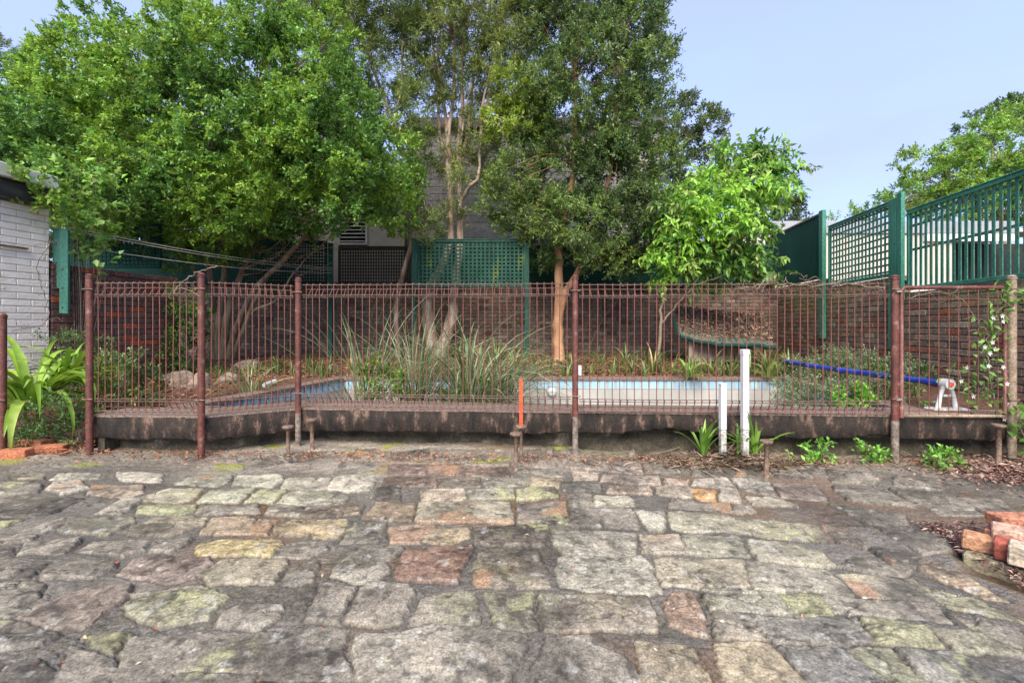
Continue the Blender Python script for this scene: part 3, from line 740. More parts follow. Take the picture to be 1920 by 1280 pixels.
# ================================================================ WALLS
def wall_bricks(root, p0, p1, tops, z0, bw=.23, bh=.086, th=.11, pal=None, mortar=M_mortar, m=M_brick, gap=.010, name="bricks",
                jit=.004, tintfn=None, seed=1, back=.03, face=1):
    """bricks as real chamfered boxes; tops: list of (distance along wall, top z)"""
    g = np.random.default_rng(seed); random.seed(seed)
    a = Vector(p0); b = Vector(p1); L = (b-a).length; d = (b-a).normalized(); rz = math.atan2(d.y, d.x)
    nrm = Vector((d.y, -d.x))*face    # towards the viewer
    mb = MB(); ztop = max(t for _, t in tops); r = 0; z = z0
    def topat(s):
        t = tops[0][1]
        for (q, zt) in tops:
            if s >= q: t = zt
        return t
    while z+bh*.5 < ztop:
        s = -(bw/2 if r % 2 else 0)
        while s < L:
            s0 = max(s, 0); s1 = min(s+bw, L)
            if s1-s0 > .03:
                mid = (s0+s1)/2
                if z+bh <= topat(mid)+.03:
                    c = a+d*mid+nrm*g.uniform(-jit, jit)
                    if pal is not None:
                        col = (np.array(pal[g.integers(len(pal))])*.55+.45*np.array(pal).mean(0))*g.uniform(.78, 1.2)
                    else: col = np.array([1, 1, 1])*g.uniform(.93, 1.04)
                    if tintfn: col = tintfn(mid, z, col, g)
                    mb.cbox((c.x-nrm.x*th/2, c.y-nrm.y*th/2, z+bh/2), (s1-s0-gap, th, bh-gap), min(.006, gap*.6), rz=rz+g.normal()*.004, col=tuple(col), jit=.0015)
            s += bw
        z += bh; r += 1
    o = mb.build(name, m, root)
    mb = MB(); q = sorted(tops)
    for i, (s, t) in enumerate(q):
        e = q[i+1][0] if i+1 < len(q) else L
        c = a+d*(s+e)/2-nrm*(th/2+.007)
        nb = int((t-z0)/bh)
        mb.box((c.x, c.y, (z0+z0+nb*bh-.004)/2-.05), (e-s, th-.012, nb*bh-.004+.1), rz=rz)
    mb.build("mortar", mortar, root)
    return o
OLD = [(.10, .062, .048), (.075, .052, .042), (.060, .046, .040), (.12, .064, .048), (.095, .075, .058), (.065, .056, .047), (.12, .09, .065), (.05, .040, .035), (.14, .12, .095)]
vb = VN(5)
def nb1(x, y): return float(vb.fbm(np.array([x]), np.array([y]), 3)[0])
def rt(s, z, c, g):
    if g.random() < .05: c = np.array([.135, .048, .028])*g.uniform(.7, 1.15)
    elif g.random() < .08: c = np.array([.10, .045, .032])
    mo = max(0, nb1(s*.9+3, z*2)-.34)*1.8*max(0, min(1, (z-.9)/1.0))+max(0, (z-1.45)*1.2)*max(0, nb1(s*2, z*3)-.3)*2
    mo = min(mo*1.2, .8)
    return 2.5*c*(1-mo)*np.array([1.0, .97, .88])+mo*np.array([.34, .31, .13])
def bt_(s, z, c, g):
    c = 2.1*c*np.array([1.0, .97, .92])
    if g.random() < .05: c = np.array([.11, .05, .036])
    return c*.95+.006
def lt(s, z, c, g):
    if g.random() < .06: c = np.array([.30, .07, .035])
    elif g.random() < .22: c = np.array([.15, .06, .048])
    return c*1.15
RW = lambda D: (4.69+.157*D, D)
LW = lambda D: (-6.85+.157*D, D)
wr = thing("brick_wall", (RW(6)[0], 6, .2), "long mossy old brick boundary wall on the right under the green trellis", "wall")
D0, D1 = 11.0, 2.6
Lr = (Vector(RW(D0))-Vector(RW(D1))).length; kd = Lr/(D0-D1)
wall_bricks(wr, RW(D0), RW(D1), [(0, 2.10), ((D0-8.8)*kd, 1.98), ((D0-6.75)*kd, 1.72)], -.04, pal=OLD, tintfn=rt, seed=3, face=1)
mb = MB(); c = Vector(RW(5.2)); mb.box((c.x+.13, 5.2, .84), (.05, 5.0, 1.6), rz=-math.atan(.157)); mb.build("backing", M_mortar, wr)
wb = thing("brick_wall", (0, 11, .2), "dark shaded brick wall running across the back of the garden", "wall")
wall_bricks(wb, (-8.4, 11.0), (6.45, 11.0), [(0, 2.25)], .02, pal=OLD, tintfn=bt_, seed=4)
wl = thing("brick_wall", (-5.8, 6.8, .1), "low red and brown brick wall beside the white painted building at left", "wall")
wall_bricks(wl, (LW(5.86)[0], LW(5.86)[1]), (LW(7.7)[0], LW(7.7)[1]), [(0, 2.0)], -.06, pal=[(.15, .07, .055), (.10, .055, .045), (.08, .06, .052), (.13, .06, .048), (.10, .075, .06)], tintfn=lt, seed=5)
# return of the left wall
wall_bricks(wl, (-8.0, 7.72), (LW(7.7)[0]-.12, 7.72), [(0, 2.0)], -.06, pal=OLD, seed=6, name="return_bricks")

# white painted building at left
wh = thing("painted_brick_building", (-6.2, 5, 0), "white painted brick building with charred eaves beam at the left edge", "building")
wall_bricks(wh, LW(1.5), LW(5.84), [(0, 2.70)], -.06, bw=.30, bh=.083, m=M_wbrick, mortar=M_wmortar, gap=.009, jit=.002, seed=8, name="wall")
q = Vector(LW(3.7)); rzw = math.pi/2-math.atan(.157)
mb = MB(); mb.cbox((q.x-.01, 3.62, 2.80), (4.40, .28, .20), .01, rz=rzw); mb.build("eaves_beam", M_beam, wh)
mb = MB(); mb.cbox((q.x+.02, 3.62, 2.995), (4.42, .34, .16), .01, rz=rzw); mb.cbox((q.x-1.4, 3.5, 3.07), (4.2, 2.6, .06), .01, rz=rzw); mb.build("roof_edge", M_cap, wh)
mb = MB(); e = Vector(LW(5.84)); mb.box((e.x-1.2, e.y-.08, 1.3), (2.3, .12, 2.7)); mb.build("end_wall", M_wmortar, wh)
mb = MB(); q2 = Vector(LW(5.42)); mb.cbox((q2.x+.03, 5.42, 1.2+(610-462)/F*5.42), (.34, .03, .025), .003, rz=rzw); mb.build("bracket_strip", M_rusted, wh)

# grey block building behind
gb = thing("block_building", (.7, 12.6, 0), "tall grey concrete block building standing behind the trees", "building")
def blk(s, z, c, g): return np.array([.29, .275, .255])*g.uniform(.82, 1.18)*(1.+.15*(nb1(s*.5, z*.5)))
wall_bricks(gb, (-2.74, 12.5), (4.06, 12.5), [(0, 6.65)], .0, bw=.40, bh=.20, th=.19, m=M_block, mortar=M_bmortar, gap=.018, jit=.001, tintfn=blk, seed=9, name="wall", pal=[(1, 1, 1)])
mb = MB(); mb.box((.7, 12.62, 6.72), (7.1, .5, .26)); mb.build("roof_fascia", M_beam, gb)
mb = MB(); mb.box((.7, 16, 3.3), (6.6, 6.6, 6.6)); mb.build("body", M_bmortar, gb)
mb = MB(); mb.box((-2.80, 12.47, 3.3), (.13, .16, 6.6)); mb.build("corner_pier", M_beam, gb)
# rendered lower building with louvre window
rb = thing("rendered_building", (-5, 12.4, 0), "pale rendered building with a grey louvre window behind the big leafy tree", "building")
mb = MB(); mb.box((-5.6, 13.5, 2.45), (5.3, 2.0, 4.9)); mb.build("wall", M_render, rb)
mb = MB(); mb.box((-5.6, 13.45, 4.97), (5.5, 2.3, .14)); mb.build("roof", M_cap, rb)
f0 = P(635, 375, 12.46); f1 = P(689, 459, 12.46); W_ = f1.x-f0.x; H_ = f0.z-f1.z
mb = MB(); cx = (f0.x+f1.x)/2; cz = (f0.z+f1.z)/2
for sx in (-1, 1): mb.box((cx+sx*(W_/2-.02), 12.46, cz), (.05, .09, H_))
for sz in (-1, 1): mb.box((cx, 12.455, cz+sz*(H_/2-.02)), (W_-.09, .09, .05))
wf = mb.build("window_frame", M_frame, rb)
mb = MB(); mb.box((cx, 12.49, cz), (W_-.06, .01, H_-.06)); mb.build("window_opening", M_dark, wf)
mb = MB()
for k in range(11): mb.box((cx, 12.455, cz-H_/2+.1+k*(H_-.2)/10), (W_-.1, .06, .008), rx=.6)
mb.build("louvres", M_frame, wf)

# neighbour's shed over the right fence
ns = thing("neighbour_shed", (11, 14, 0), "cream boarded shed with grey fascia seen through the green trellis at right", "building")
T0 = P(1395, 415, 14).z; T1 = P(1395, 438, 14).z
mb = MB(); x0 = P(1390, 0, 14).x; x1 = P(1792, 0, 14).x; x2 = P(2100, 0, 14).x; x3 = P(1906, 0, 14).x
mb.box(((x0+x1)/2, 14.10, T1/2), (x1-x0, .16, T1)); mb.box((x1-1, 16.1, T1/2), (.16, 3.8, T1)); mb.build("board_wall", M_cream, ns)
mb = MB(); mb.cbox(((x0+x3)/2, 14.0, (T0+T1)/2), (x3-x0, .10, T0-T1), .01); mb.build("fascia", M_fascia, ns)
mb = MB(); mb.box(((x1-1.0+x3)/2, 13.98, T1-.13), (x3-x1+1.0, .10, .22)); mb.build("lower_fascia", M_wfascia, ns)
mb = MB(); mb.box(((x1+x2)/2+.5, 15.95, 2.0), (x2-x1+1.5, .1, 4.1)); mb.build("rear_wall", M_dark, ns)
mb = MB(); mb.box(((x0+x2)/2-1, 16, T1+.12), (x2-x0-2, 3.9, .1)); mb.build("roof", M_cap, ns)

# ================================================================ GREEN FENCES, TRELLIS
def green_post(D, z0, z1, w_=.10, X=None, label=None, off=.07):
    x, y = RW(D)
    t = thing("green_post", (x-off, y, z0), label, "post")
    mb = MB(); mb.cbox((x-off, y, (z0+z1)/2), (.07, w_, z1-z0), .005, rz=-math.atan(.157))
    o = mb.build("post", M_green, t)
    for k in range(3):
        mb = MB(); mb.tube([(x-off-.036, y, z0+.08+k*.35), (x-off-.046, y, z0+.08+k*.35)], .012, 8); mb.build("bolt", M_steel, t)
    return t
green_post(8.80, .95, 3.42, label="narrow green post between the solid green panel and the square trellis", w_=.14)
tp = green_post(6.76, .86, 3.08, label="broad green double post between the two trellis panels on the right wall", w_=.17)
mb = MB(); x, y = RW(6.60); mb.cbox((x-.09, y, 2.35), (.05, .10, 1.55), .004, rz=-math.atan(.157)); mb.build("side_post", M_green, tp)

def trellis(p0, p1, z0, z1, nv, nh, label, slat=.035, m=M_lgreen, mf=M_green, vw=.03, name="trellis_panel", zskip=None, backz=None, cap=True):
    a = Vector(p0); b = Vector(p1); d = (b-a).normalized(); L = (b-a).length; rz = math.atan2(d.y, d.x); c = (a+b)/2
    nrm = Vector((d.y, -d.x))
    t = thing(name, (c.x, c.y, z0), label, "trellis")
    mb = MB()
    for k in range(nv):
        s = (k+.5)/nv*L; q = a+d*s+nrm*.006
        mb.box((q.x, q.y, (z0+z1)/2), (vw, .010, z1-z0-.03), rz=rz)
    mb.build("upright_slats", m, t)
    mb = MB(); hz = zskip or [z0+(k+.5)/nh*(z1-z0) for k in range(nh)]
    for z in hz:
        q = c-nrm*.008
        mb.box((q.x, q.y, z), (L-.04, .010, slat), rz=rz)
    mb.build("cross_slats", m, t)
    mb = MB()
    for z in (z0, z1): mb.cbox((c.x, c.y, z), (L+.02, .055, .05), .004, rz=rz)
    for q in (a, b): mb.cbox((q.x, q.y, (z0+z1)/2), (.04, .05, z1-z0-.05), .004, rz=rz)
    if cap: mb.cbox((c.x, c.y, z1+.033), (L+.04, .075, .016), .003, rz=rz)
    mb.build("frame", mf, t)
    return t
trellis(RW(8.66), RW(6.92), 1.97, 3.05, 18, 10, "green square trellis panel on the brick wall between the two green posts", vw=.036, slat=.03)
trellis(RW(6.55), RW(3.0), 1.73, 2.82, 38, 3, "long green slatted trellis panel at the right edge of the wall", zskip=[2.28, 2.62, 2.74], vw=.042)
# solid dark panel
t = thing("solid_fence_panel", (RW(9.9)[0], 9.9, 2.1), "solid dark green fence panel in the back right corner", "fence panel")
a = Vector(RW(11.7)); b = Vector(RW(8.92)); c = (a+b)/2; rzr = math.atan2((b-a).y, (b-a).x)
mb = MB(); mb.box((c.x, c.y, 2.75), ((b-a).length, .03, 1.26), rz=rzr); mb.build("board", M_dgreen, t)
mb = MB(); mb.cbox((c.x, c.y, 3.40), ((b-a).length, .06, .04), .004, rz=rzr); mb.build("cap_rail", M_steel, t)
# back fence panels above the brick wall
def backpanel(x0, x1, y0, y1, D, label, m, mf, nv=None, nh=None, vw=.034, sl=.034):
    a = P(x0, y1, D); b = P(x1, y0, D)
    if nv: return trellis((a.x, D), (b.x, D), a.z, b.z, nv, nh, label, slat=sl, m=m, mf=mf, vw=vw)
    t = thing("solid_fence_panel", ((a.x+b.x)/2, D, a.z), label, "fence panel")
    mb = MB(); nb = max(1, int((b.x-a.x)/1.2))
    for k in range(nb):
        u = a.x+(b.x-a.x)*(k+.5)/nb
        mb.box((u, D+.004*(k % 2), (a.z+b.z)/2), ((b.x-a.x)/nb-.006, .025, b.z-a.z))
    mb.build("board", m, t)
    mb = MB(); mb.cbox(((a.x+b.x)/2, D-.02, b.z), (b.x-a.x, .06, .05), .005); mb.cbox(((a.x+b.x)/2, D-.02, a.z), (b.x-a.x, .06, .05), .005); mb.build("rail", mf, t)
    return t
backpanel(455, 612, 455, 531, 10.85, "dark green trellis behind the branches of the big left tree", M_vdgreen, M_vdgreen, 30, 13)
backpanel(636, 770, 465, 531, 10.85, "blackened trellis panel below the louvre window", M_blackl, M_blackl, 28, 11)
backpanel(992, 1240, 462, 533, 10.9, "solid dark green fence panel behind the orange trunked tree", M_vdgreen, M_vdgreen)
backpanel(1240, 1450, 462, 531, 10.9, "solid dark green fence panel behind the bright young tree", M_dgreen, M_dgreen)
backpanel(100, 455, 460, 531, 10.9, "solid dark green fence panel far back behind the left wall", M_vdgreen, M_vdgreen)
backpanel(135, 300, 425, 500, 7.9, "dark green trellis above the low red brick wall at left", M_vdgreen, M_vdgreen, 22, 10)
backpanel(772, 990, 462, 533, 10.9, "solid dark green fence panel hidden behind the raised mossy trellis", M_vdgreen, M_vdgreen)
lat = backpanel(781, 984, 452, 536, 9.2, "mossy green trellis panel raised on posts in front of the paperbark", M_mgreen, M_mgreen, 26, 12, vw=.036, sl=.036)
for (px, y0, D, lb) in ((776, 449, 9.22, "thin green post at the left side of the raised mossy trellis"), (988, 449, 9.22, "thin green post at the right side of the raised mossy trellis"),
                        (620, 458, 9.8, "dark green post standing alone in the left garden bed")):
    p = P(px, y0, D); t = thing("green_post", (p.x, D, .4), lb, "post")
    mb = MB(); mb.cbox((p.x, D, (p.z+.38)/2), (.085, .085, p.z-.38), .005); mb.build("shaft", M_mgreen if D < 9.5 else M_dgreen, t)
    mb = MB(); mb.cbox((p.x, D, p.z+.01), (.10, .10, .02), .003); mb.build("cap", M_mgreen if D < 9.5 else M_dgreen, t)
# green timber bracket boards at left
for (pa, pb, xa, xb, D, lb) in ((440, 562, 84, 97, 5.92, "short green board fixed where the white building meets the brick wall"),
                                (432, 541, 111, 124, 6.0, "wide green board with bolts ending highest on the left brick wall"),
                                (432, 588, 123, 136, 5.98, "long green board reaching lowest on the left brick wall")):
    p = P((xa+xb)/2, pa, D); q = P(xb, pb, D); wd = (xb-xa)/F*D
    t = thing("green_board", (p.x, D-.06, q.z), lb, "board")
    mb = MB(); mb.cbox((p.x, D-.06, (p.z+q.z)/2), (wd, .05, p.z-q.z), .005, rz=.35); mb.build("board", M_green, t)
    for k in range(3):
        mb = MB(); mb.tube([(p.x, D-.08, q.z+.08+k*.25), (p.x, D-.10, q.z+.08+k*.25)], .010, 8); mb.build("bolt", M_steel, t)

# ================================================================ RUSTY POOL FENCE
fence = thing("pool_fence", (0, 4.2, 0), "rusty red roll top wire pool fence on round posts along the concrete ledge", "fence")
def fence_post(x, y, z0, z1, r=.028, parent=None, m=M_rust, name="post", bare=None):
    mb = MB(); zs = bare if bare else z0
    prof = [(r, zs), (r, z1-.03), (r*1.18, z1-.03), (r*1.18, z1-.018), (r*.95, z1-.015), (r*1.12, z1-.008), (r*.6, z1+.006), (.001, z1+.010)]
    mb.lathe((x, y, 0), prof, 18); o = mb.build(name, m, parent, smooth=False)
    if bare:
        mb = MB(); mb.lathe((x, y, 0), [(r*.97, z0), (r*.97, bare)], 18); mb.build("bare_foot", M_steel, o)
    for z in (.55, 1.52):
        mb = MB(); mb.tube([(x+.045, y-.022, z), (x, y-.034, z), (x-.045, y-.022, z)], .006, 6); mb.build("clip", M_rusted, o)
    return o
fence_post(-3.74, 4.03, GZ(-3.7)-.03, 1.650, parent=fence, r=.0275)
fence_post(-2.72, 3.985, GZ(-2.7)-.03, 1.655, parent=fence, r=.0285)
fence_post(-2.06, 4.385, GZ(-2)+.0, 1.655, parent=fence, bare=.36, r=.0275)
fence_post(.584, 4.205, GZ(.6)-.03, 1.655, parent=fence, bare=.36, r=.0275)
fence_post(3.395, 4.035, GZ(3.4)-.05, 1.640, parent=fence, bare=.36, r=.030)
def roll_panel(pa, pb, ztop, zbot, step):
    a = Vector(pa); b = Vector(pb); d = (b-a).normalized(); L = (b-a).length; nrm = Vector((-d.y, d.x))   # away from the viewer
    mb = MB(); n = int(L/step); r = .0040
    def W(s, off, z): q = a+d*s+nrm*off; return (q.x, q.y, z)
    for k in range(n):
        s = (k+.5)/n*L; j = random.uniform(-.004, .004); j2 = random.uniform(-.006, .006); sl = random.uniform(-.004, .006)
        zt = ztop+random.uniform(-.002, .002)
        pts = [W(s+j+.010, .0, zbot+.115), W(s+j+.012, .055, zbot+.03), W(s+j+.006, .035, zbot+.004), W(s+j, .0, zbot), W(s+j, -.002, zbot+.06),
               W(s+(j+j2)/2, random.uniform(-.003, .003), (ztop+zbot)/2), W(s+j2, 0, zt-.13), W(s+j2, -.002, zt-.012), W(s+j2+.002, .008, zt), W(s+j2+.006, .02, zt),
               W(s+j2+.012, .075, zt-.035), W(s+j2+.012, .070, zt-.05), W(s+j2+.014+sl, .006, zt-.128)]
        mb.tube(pts, r, 5)
    o = mb.build("wire_panel", M_wire, fence)
    for (off, z) in ((.0, ztop-.012), (.068, ztop-.05), (.006, ztop-.128), (-.006, ztop-.112), (.0, zbot+.012), (.055, zbot+.04), (.006, zbot+.12), (-.006, zbot+.10), (.03, zbot+.008)):
        mb = MB(); q = 14
        mb.tube([W(L*i/q, off+random.uniform(-.002, .002), z+random.uniform(-.002, .002)) for i in range(q+1)], .0040, 5); mb.build("rail", M_wirec, o)
roll_panel((-3.70, 4.04), (-2.76, 3.99), 1.585, .43, .062)
roll_panel((-2.68, 4.01), (-2.10, 4.37), 1.59, .43, .052)
roll_panel((-2.02, 4.39), (.545, 4.21), 1.600, .42, .068)
roll_panel((.62, 4.20), (3.355, 4.045), 1.585, .40, .0665)
# gate
gt = thing("pool_gate", (3.95, 4.02, .4), "rusty tube framed pool gate with straight wires at the right end of the fence", "gate")
gx0, gx1, gy = P(1692, 0, 4.0).x, P(1884, 0, 4.0).x, 4.0; gz0, gz1 = P(0, 783, 4).z, P(0, 539, 4).z
mb = MB(); mb.tube([(gx0, gy+.01, gz0), (gx0, gy+.01, gz1-.03), (gx0+.012, gy+.01, gz1-.008), (gx0+.03, gy+.01, gz1), (gx1-.03, gy, gz1), (gx1-.008, gy, gz1-.01), (gx1, gy, gz1-.03), (gx1, gy, gz0)], .0175, 12, caps=True)
mb.build("frame", M_rust, gt, smooth=True)
mb = MB(); mb.tube([(gx0, gy+.005, gz0+.015), (gx1, gy, gz0+.015)], .014, 10); mb.build("bottom_rail", M_tanpost, gt, smooth=True)
mb = MB(); mb.tube([(gx0, gy+.005, gz1-.10), (gx1, gy, gz1-.10)], .003, 5); mb.tube([(gx0, gy+.005, gz0+.06), (gx1, gy, gz0+.06)], .003, 5)
for k in range(10):
    x = gx0+(k+.7)/10.4*(gx1-gx0); mb.tube([(x, gy, gz0+.02), (x+random.uniform(-.004, .004), gy-.002, 1.), (x, gy, gz1-.01)], .0036, 5)
mb.build("wires", M_wire, gt)
for z in (1.50, .55): mb = MB(); mb.box((gx0-.03, gy, z), (.05, .02, .02)); mb.build("hinge", M_steel, gt)
mb = MB(); mb.cbox((gx1+.03, gy-.01, 1.38), (.09, .04, .035), .004); mb.build("latch", M_rusted, gt)
gpx = P(1897, 0, 4.0)
lp = thing("latch_post", (gpx.x, 4.0, 0), "tan weathered round post the gate closes against", "post")
fence_post(gpx.x, 4.0, .04, 1.635, r=.032, parent=lp, m=M_tanpost, name="shaft")
ep = thing("rusty_post", (-4.43, 3.96, 0), "short rusty round post standing alone at the left edge", "post")
fence_post(-4.455, 3.98, 0.0, 1.30, r=.028, parent=ep, name="shaft")

# rusty stubs with flat flanges
def stub(px, ytop, ybot, label, red=False, D=None, r=.017):
    b = PG(px, ybot); D = b.y; top = P(px, ytop, D).z
    t = thing("pipe_stub", b, label, "pipe")
    mb = MB(); mb.tube([(b.x, b.y, b.z-.03), (b.x+.002, b.y, top-.02)], r, 12, wob=.03); mb.build("pipe", M_rusted, t, smooth=True)
    mb = MB(); mb.lathe((b.x, b.y, top), [(.030, -.026), (.046, -.020), (.050, -.008), (.046, 0), (.02, .002)], 16); mb.build("flange", M_rusted, t)
    return b, top
stub(540, 798, 853, "rusty flanged pipe stub left of the third fence post", r=.016)
stub(585, 785, 842, "rusty flanged pipe stub right of the third fence post", r=.018)
stub(967, 811, 880, "rusty flanged pipe stub in front of the red stake")
b, top = stub(977, 797, 866, "rusty flanged pipe stub carrying the red stake", r=.014)
t = thing("red_stake", (b.x, b.y, top), "thin bright orange red stake standing on a rusty stub", "stake")
z1 = P(977, 710, b.y).z; mb = MB(); mb.cbox((b.x, b.y, (top+z1)/2), (.030, .014, z1-top), .003); mb.build("strip", M_red, t)
mb = MB(); mb.box((b.x-.011, b.y-.009, (top+z1)/2), (.003, .004, z1-top-.02)); mb.build("edge_rib", M_red, t)
stub(1437, 825, 893, "rusty flanged pipe stub right of the white pipes")
stub(1872, 795, 878, "rusty flanged pipe stub under the gate latch post", r=.02)
# white pipes
for (px, y0, y1, lb, w_) in ((1355, 720, 867, "shorter of the two upright white plastic pipes", .052), (1396.5, 660, 867, "taller of the two upright white plastic pipes", .056)):
    b = PG(px, y1); zt = P(px, y0, b.y).z; t = thing("white_pipe", b, lb, "pipe"); zm = b.z+(zt-b.z)*(.42 if y0 > 700 else .30)
    mb = MB(); mb.cbox((b.x, b.y, (zm+zt)/2), (w_, w_, zt-zm), .006, rz=.1); mb.build("upper_length", M_pvc, t)
    mb = MB(); mb.cbox((b.x, b.y, (b.z-.02+zm)/2), (w_*.96, w_*.96, zm-b.z+.02), .006, rz=.1); mb.build("dirty_foot", M_pvcd, t)
    mb = MB(); mb.cbox((b.x, b.y, zt+.0), (w_*1.08, w_*1.08, .05 if y0 < 700 else .02), .005, rz=.1); mb.build("cap", M_pvc, t)

# ================================================================ POOL ROLLER
ro = thing("pool_cover_roller", (4.08, 4.3, .4), "blue pool cover roller tube on a white plastic stand beside the pool", "pool roller")
ra = Vector((4.06, 4.28, .655)); rb_ = Vector((4.40, 7.4, .62))
for (u, v, m, r) in ((0, .20, M_blue, .030), (.205, .52, M_blue, .031), (.535, .76, M_blue, .030), (.775, 1, M_blue, .031)):
    mb = MB(); mb.tube([ra.lerp(rb_, u+(v-u)*k/8)+Vector((0, 0, -.012*math.sin(math.pi*(u+(v-u)*k/8)))) for k in range(9)], r, 14); mb.build("tube", m, ro, smooth=True)
for u in (.0, .2025, .5275, .7675, 1.0):
    c = ra.lerp(rb_, u)-Vector((0, 0, .012*math.sin(math.pi*u))); d = (rb_-ra).normalized()*.02
    mb = MB(); mb.tube([c-d, c+d], .034, 14); mb.build("joint_band", M_black, ro)
mb = MB(); mb.tube([ra-Vector((.0, .07, 0)), ra+Vector((0, .01, 0))], [.048, .048], 16); o = mb.build("hub", M_pvc, ro, smooth=False)
mb = MB(); mb.tube([ra-Vector((.0, .08, 0)), ra-Vector((0, .07, 0))], [.02, .022], 12); mb.build("hub_cap", M_red, o)
for sx in (-1, 1):
    mb = MB(); foot = Vector((ra.x+sx*.085, ra.y-.03, SLABZ+.03)); tp_ = Vector((ra.x+sx*.025, ra.y-.03, ra.z))
    mid = tp_.lerp(foot, .5)+Vector((sx*.006, 0, .01))
    mb.tube([tp_, mid, foot], [.020, .017, .021], 10); mb.build("leg", M_pvc, ro, smooth=True)
mb = MB(); mb.cbox((ra.x, ra.y-.03, ra.z-.11), (.07, .02, .022), .004); mb.build("brace", M_pvc, ro)
mb = MB(); mb.cbox((ra.x+.01, ra.y-.02, SLABZ+.022), (.34, .12, .030), .010); mb.build("base", M_pvcd, ro)
mb = MB()
for sx in (-1, 1): mb.tube([rb_+Vector((0, .03, 0)), rb_+Vector((sx*.09, .03, -.24))], .017, 8)
mb.build("far_stand", M_pvc, ro)

# ================================================================ COLLAPSED GREEN SHEET SHELTER
D = 8.6
sh = thing("low_shelter", P(1350, 665, D), "low shelter of sagging green corrugated sheet littered with leaves near the back corner", "shelter")
def shp(u, v):   # u along front edge, v up the slope
    a = P(1275, 628, 8.5); b = P(1452, 648, 8.2); c = P(1262, 575, 9.9); d = P(1430, 590, 9.7)
    front = a.lerp(b, u)-Vector((0, 0, .07*math.sin(math.pi*min(1, u*1.3)))); rear = c.lerp(d, u)
    return front.lerp(rear, v)+Vector((0, 0, .012*math.sin(u*2*math.pi*16)))
V = []; nu, nvv = 129, 10
for j in range(nvv):
    for i in range(nu): V.append(shp(i/(nu-1), j/(nvv-1)))
Fq = [(j*nu+i, j*nu+i+1, (j+1)*nu+i+1, (j+1)*nu+i) for j in range(nvv-1) for i in range(nu-1)]
mb = MB(); mb.add(V, Fq); so_ = mb.build("roof_sheet", M_sheet, sh, smooth=True)
mb = MB(); mb.tube([shp(i/12, 0)-Vector((0, .02, .03)) for i in range(13)], .035, 8); mb.build("gutter", M_vdgreen, sh)
mb = MB(); mb.tube([P(1258, 590, 8.9), P(1275, 630, 8.48)], .03, 6); mb.build("side_rail", M_vdgreen, sh)
for k in range(7):
    p = P(1302+k*17, 642+k*.8, 8.7); q = P(1300+k*17, 672, 8.7)
    mb = MB(); mb.cbox(((p.x+q.x)/2, 8.7+.01*(k % 3), (p.z+q.z)/2-.03), (.16, .025, p.z-q.z+.06+.04*(k % 2)), .004, ry=random.uniform(-.06, .06)); mb.build("plank", M_plank, sh)
for u in (.12, .9):
    p = shp(u, .1); mb = MB(); mb.cbox((p.x, p.y, (p.z+.4)/2-.04), (.07, .07, p.z-.44), .005); mb.build("prop", M_plank, sh)
g = np.random.default_rng(4); pts = [shp(g.random()**.85, .12+.88*g.random()**.8)+Vector((0, 0, .02)) for _ in range(2600)]
v, f, c = scatter_leaves(np.array([tuple(p) for p in pts]), .075, .03, [(.40, .24, .16), (.28, .15, .09), (.48, .35, .24), (.18, .12, .08)], 5)
props(npmesh("fallen_leaves", v, f, M_fruit, None, c), "brown fallen leaves lying on the green corrugated sheet", "leaf litter", kind="stuff")

# ================================================================ CLOTHES LINES
for (p, q, lb) in ((P(40, 408, 5.62), P(624, 503, 9.74), "uppermost of three thin cords strung from the white building"),
                   (P(46, 414, 5.64), P(624, 507, 9.74), "middle one of three thin cords strung from the white building"),
                   (P(78, 452, 5.8), P(622, 512, 9.74), "lowest of three thin cords strung from the white building")):
    mb = MB(); mb.tube([p.lerp(q, k/20)-Vector((0, 0, .09*math.sin(math.pi*k/20))) for k in range(21)], .0055, 5)
    props(mb.build("washing_line", M_cord), lb, "washing line", "washing lines")

# ================================================================ TREES
def tree(name, loc, label, bark, crownargs, limbs, cat="tree", group=None, twigs=None, twr=.012, mleaf=M_leaf):
    t = thing(name, loc, label, cat, group)
    mb = MB()
    for (pts, r0, r1) in limbs: limb(mb, pts, r0, r1, 10 if r0 > .05 else 6, kink=.012 if r0 > .04 else .02)
    if twigs:
        for (pts, r0) in twigs: limb(mb, pts, r0, .002, 4, kink=.02, seg=4)
    mb.build("trunk", bark, t, smooth=True)
    v, f, c = crown(**crownargs)
    npmesh("crown", v, f, mleaf, t, c)
    return t
def twigs_to(lobes, hubs, n, r=.012, seed=1):
    g = random.Random(seed); out = []
    for k in range(n):
        c, rr = g.choice(lobes); c = Vector(c)
        tgt = c+Vector((g.uniform(-1, 1)*rr[0], g.uniform(-1, 1)*rr[1], g.uniform(-1, 1)*rr[2]))*.85
        h = min(hubs, key=lambda q: (Vector(q)-c).length+g.uniform(0, .6)); h = Vector(h)
        mid = h.lerp(tgt, .5)+Vector((g.uniform(-.15, .15), g.uniform(-.15, .15), g.uniform(-.05, .2)))
        out.append(([h, mid, tgt], r*g.uniform(.5, 1.2)))
    return out

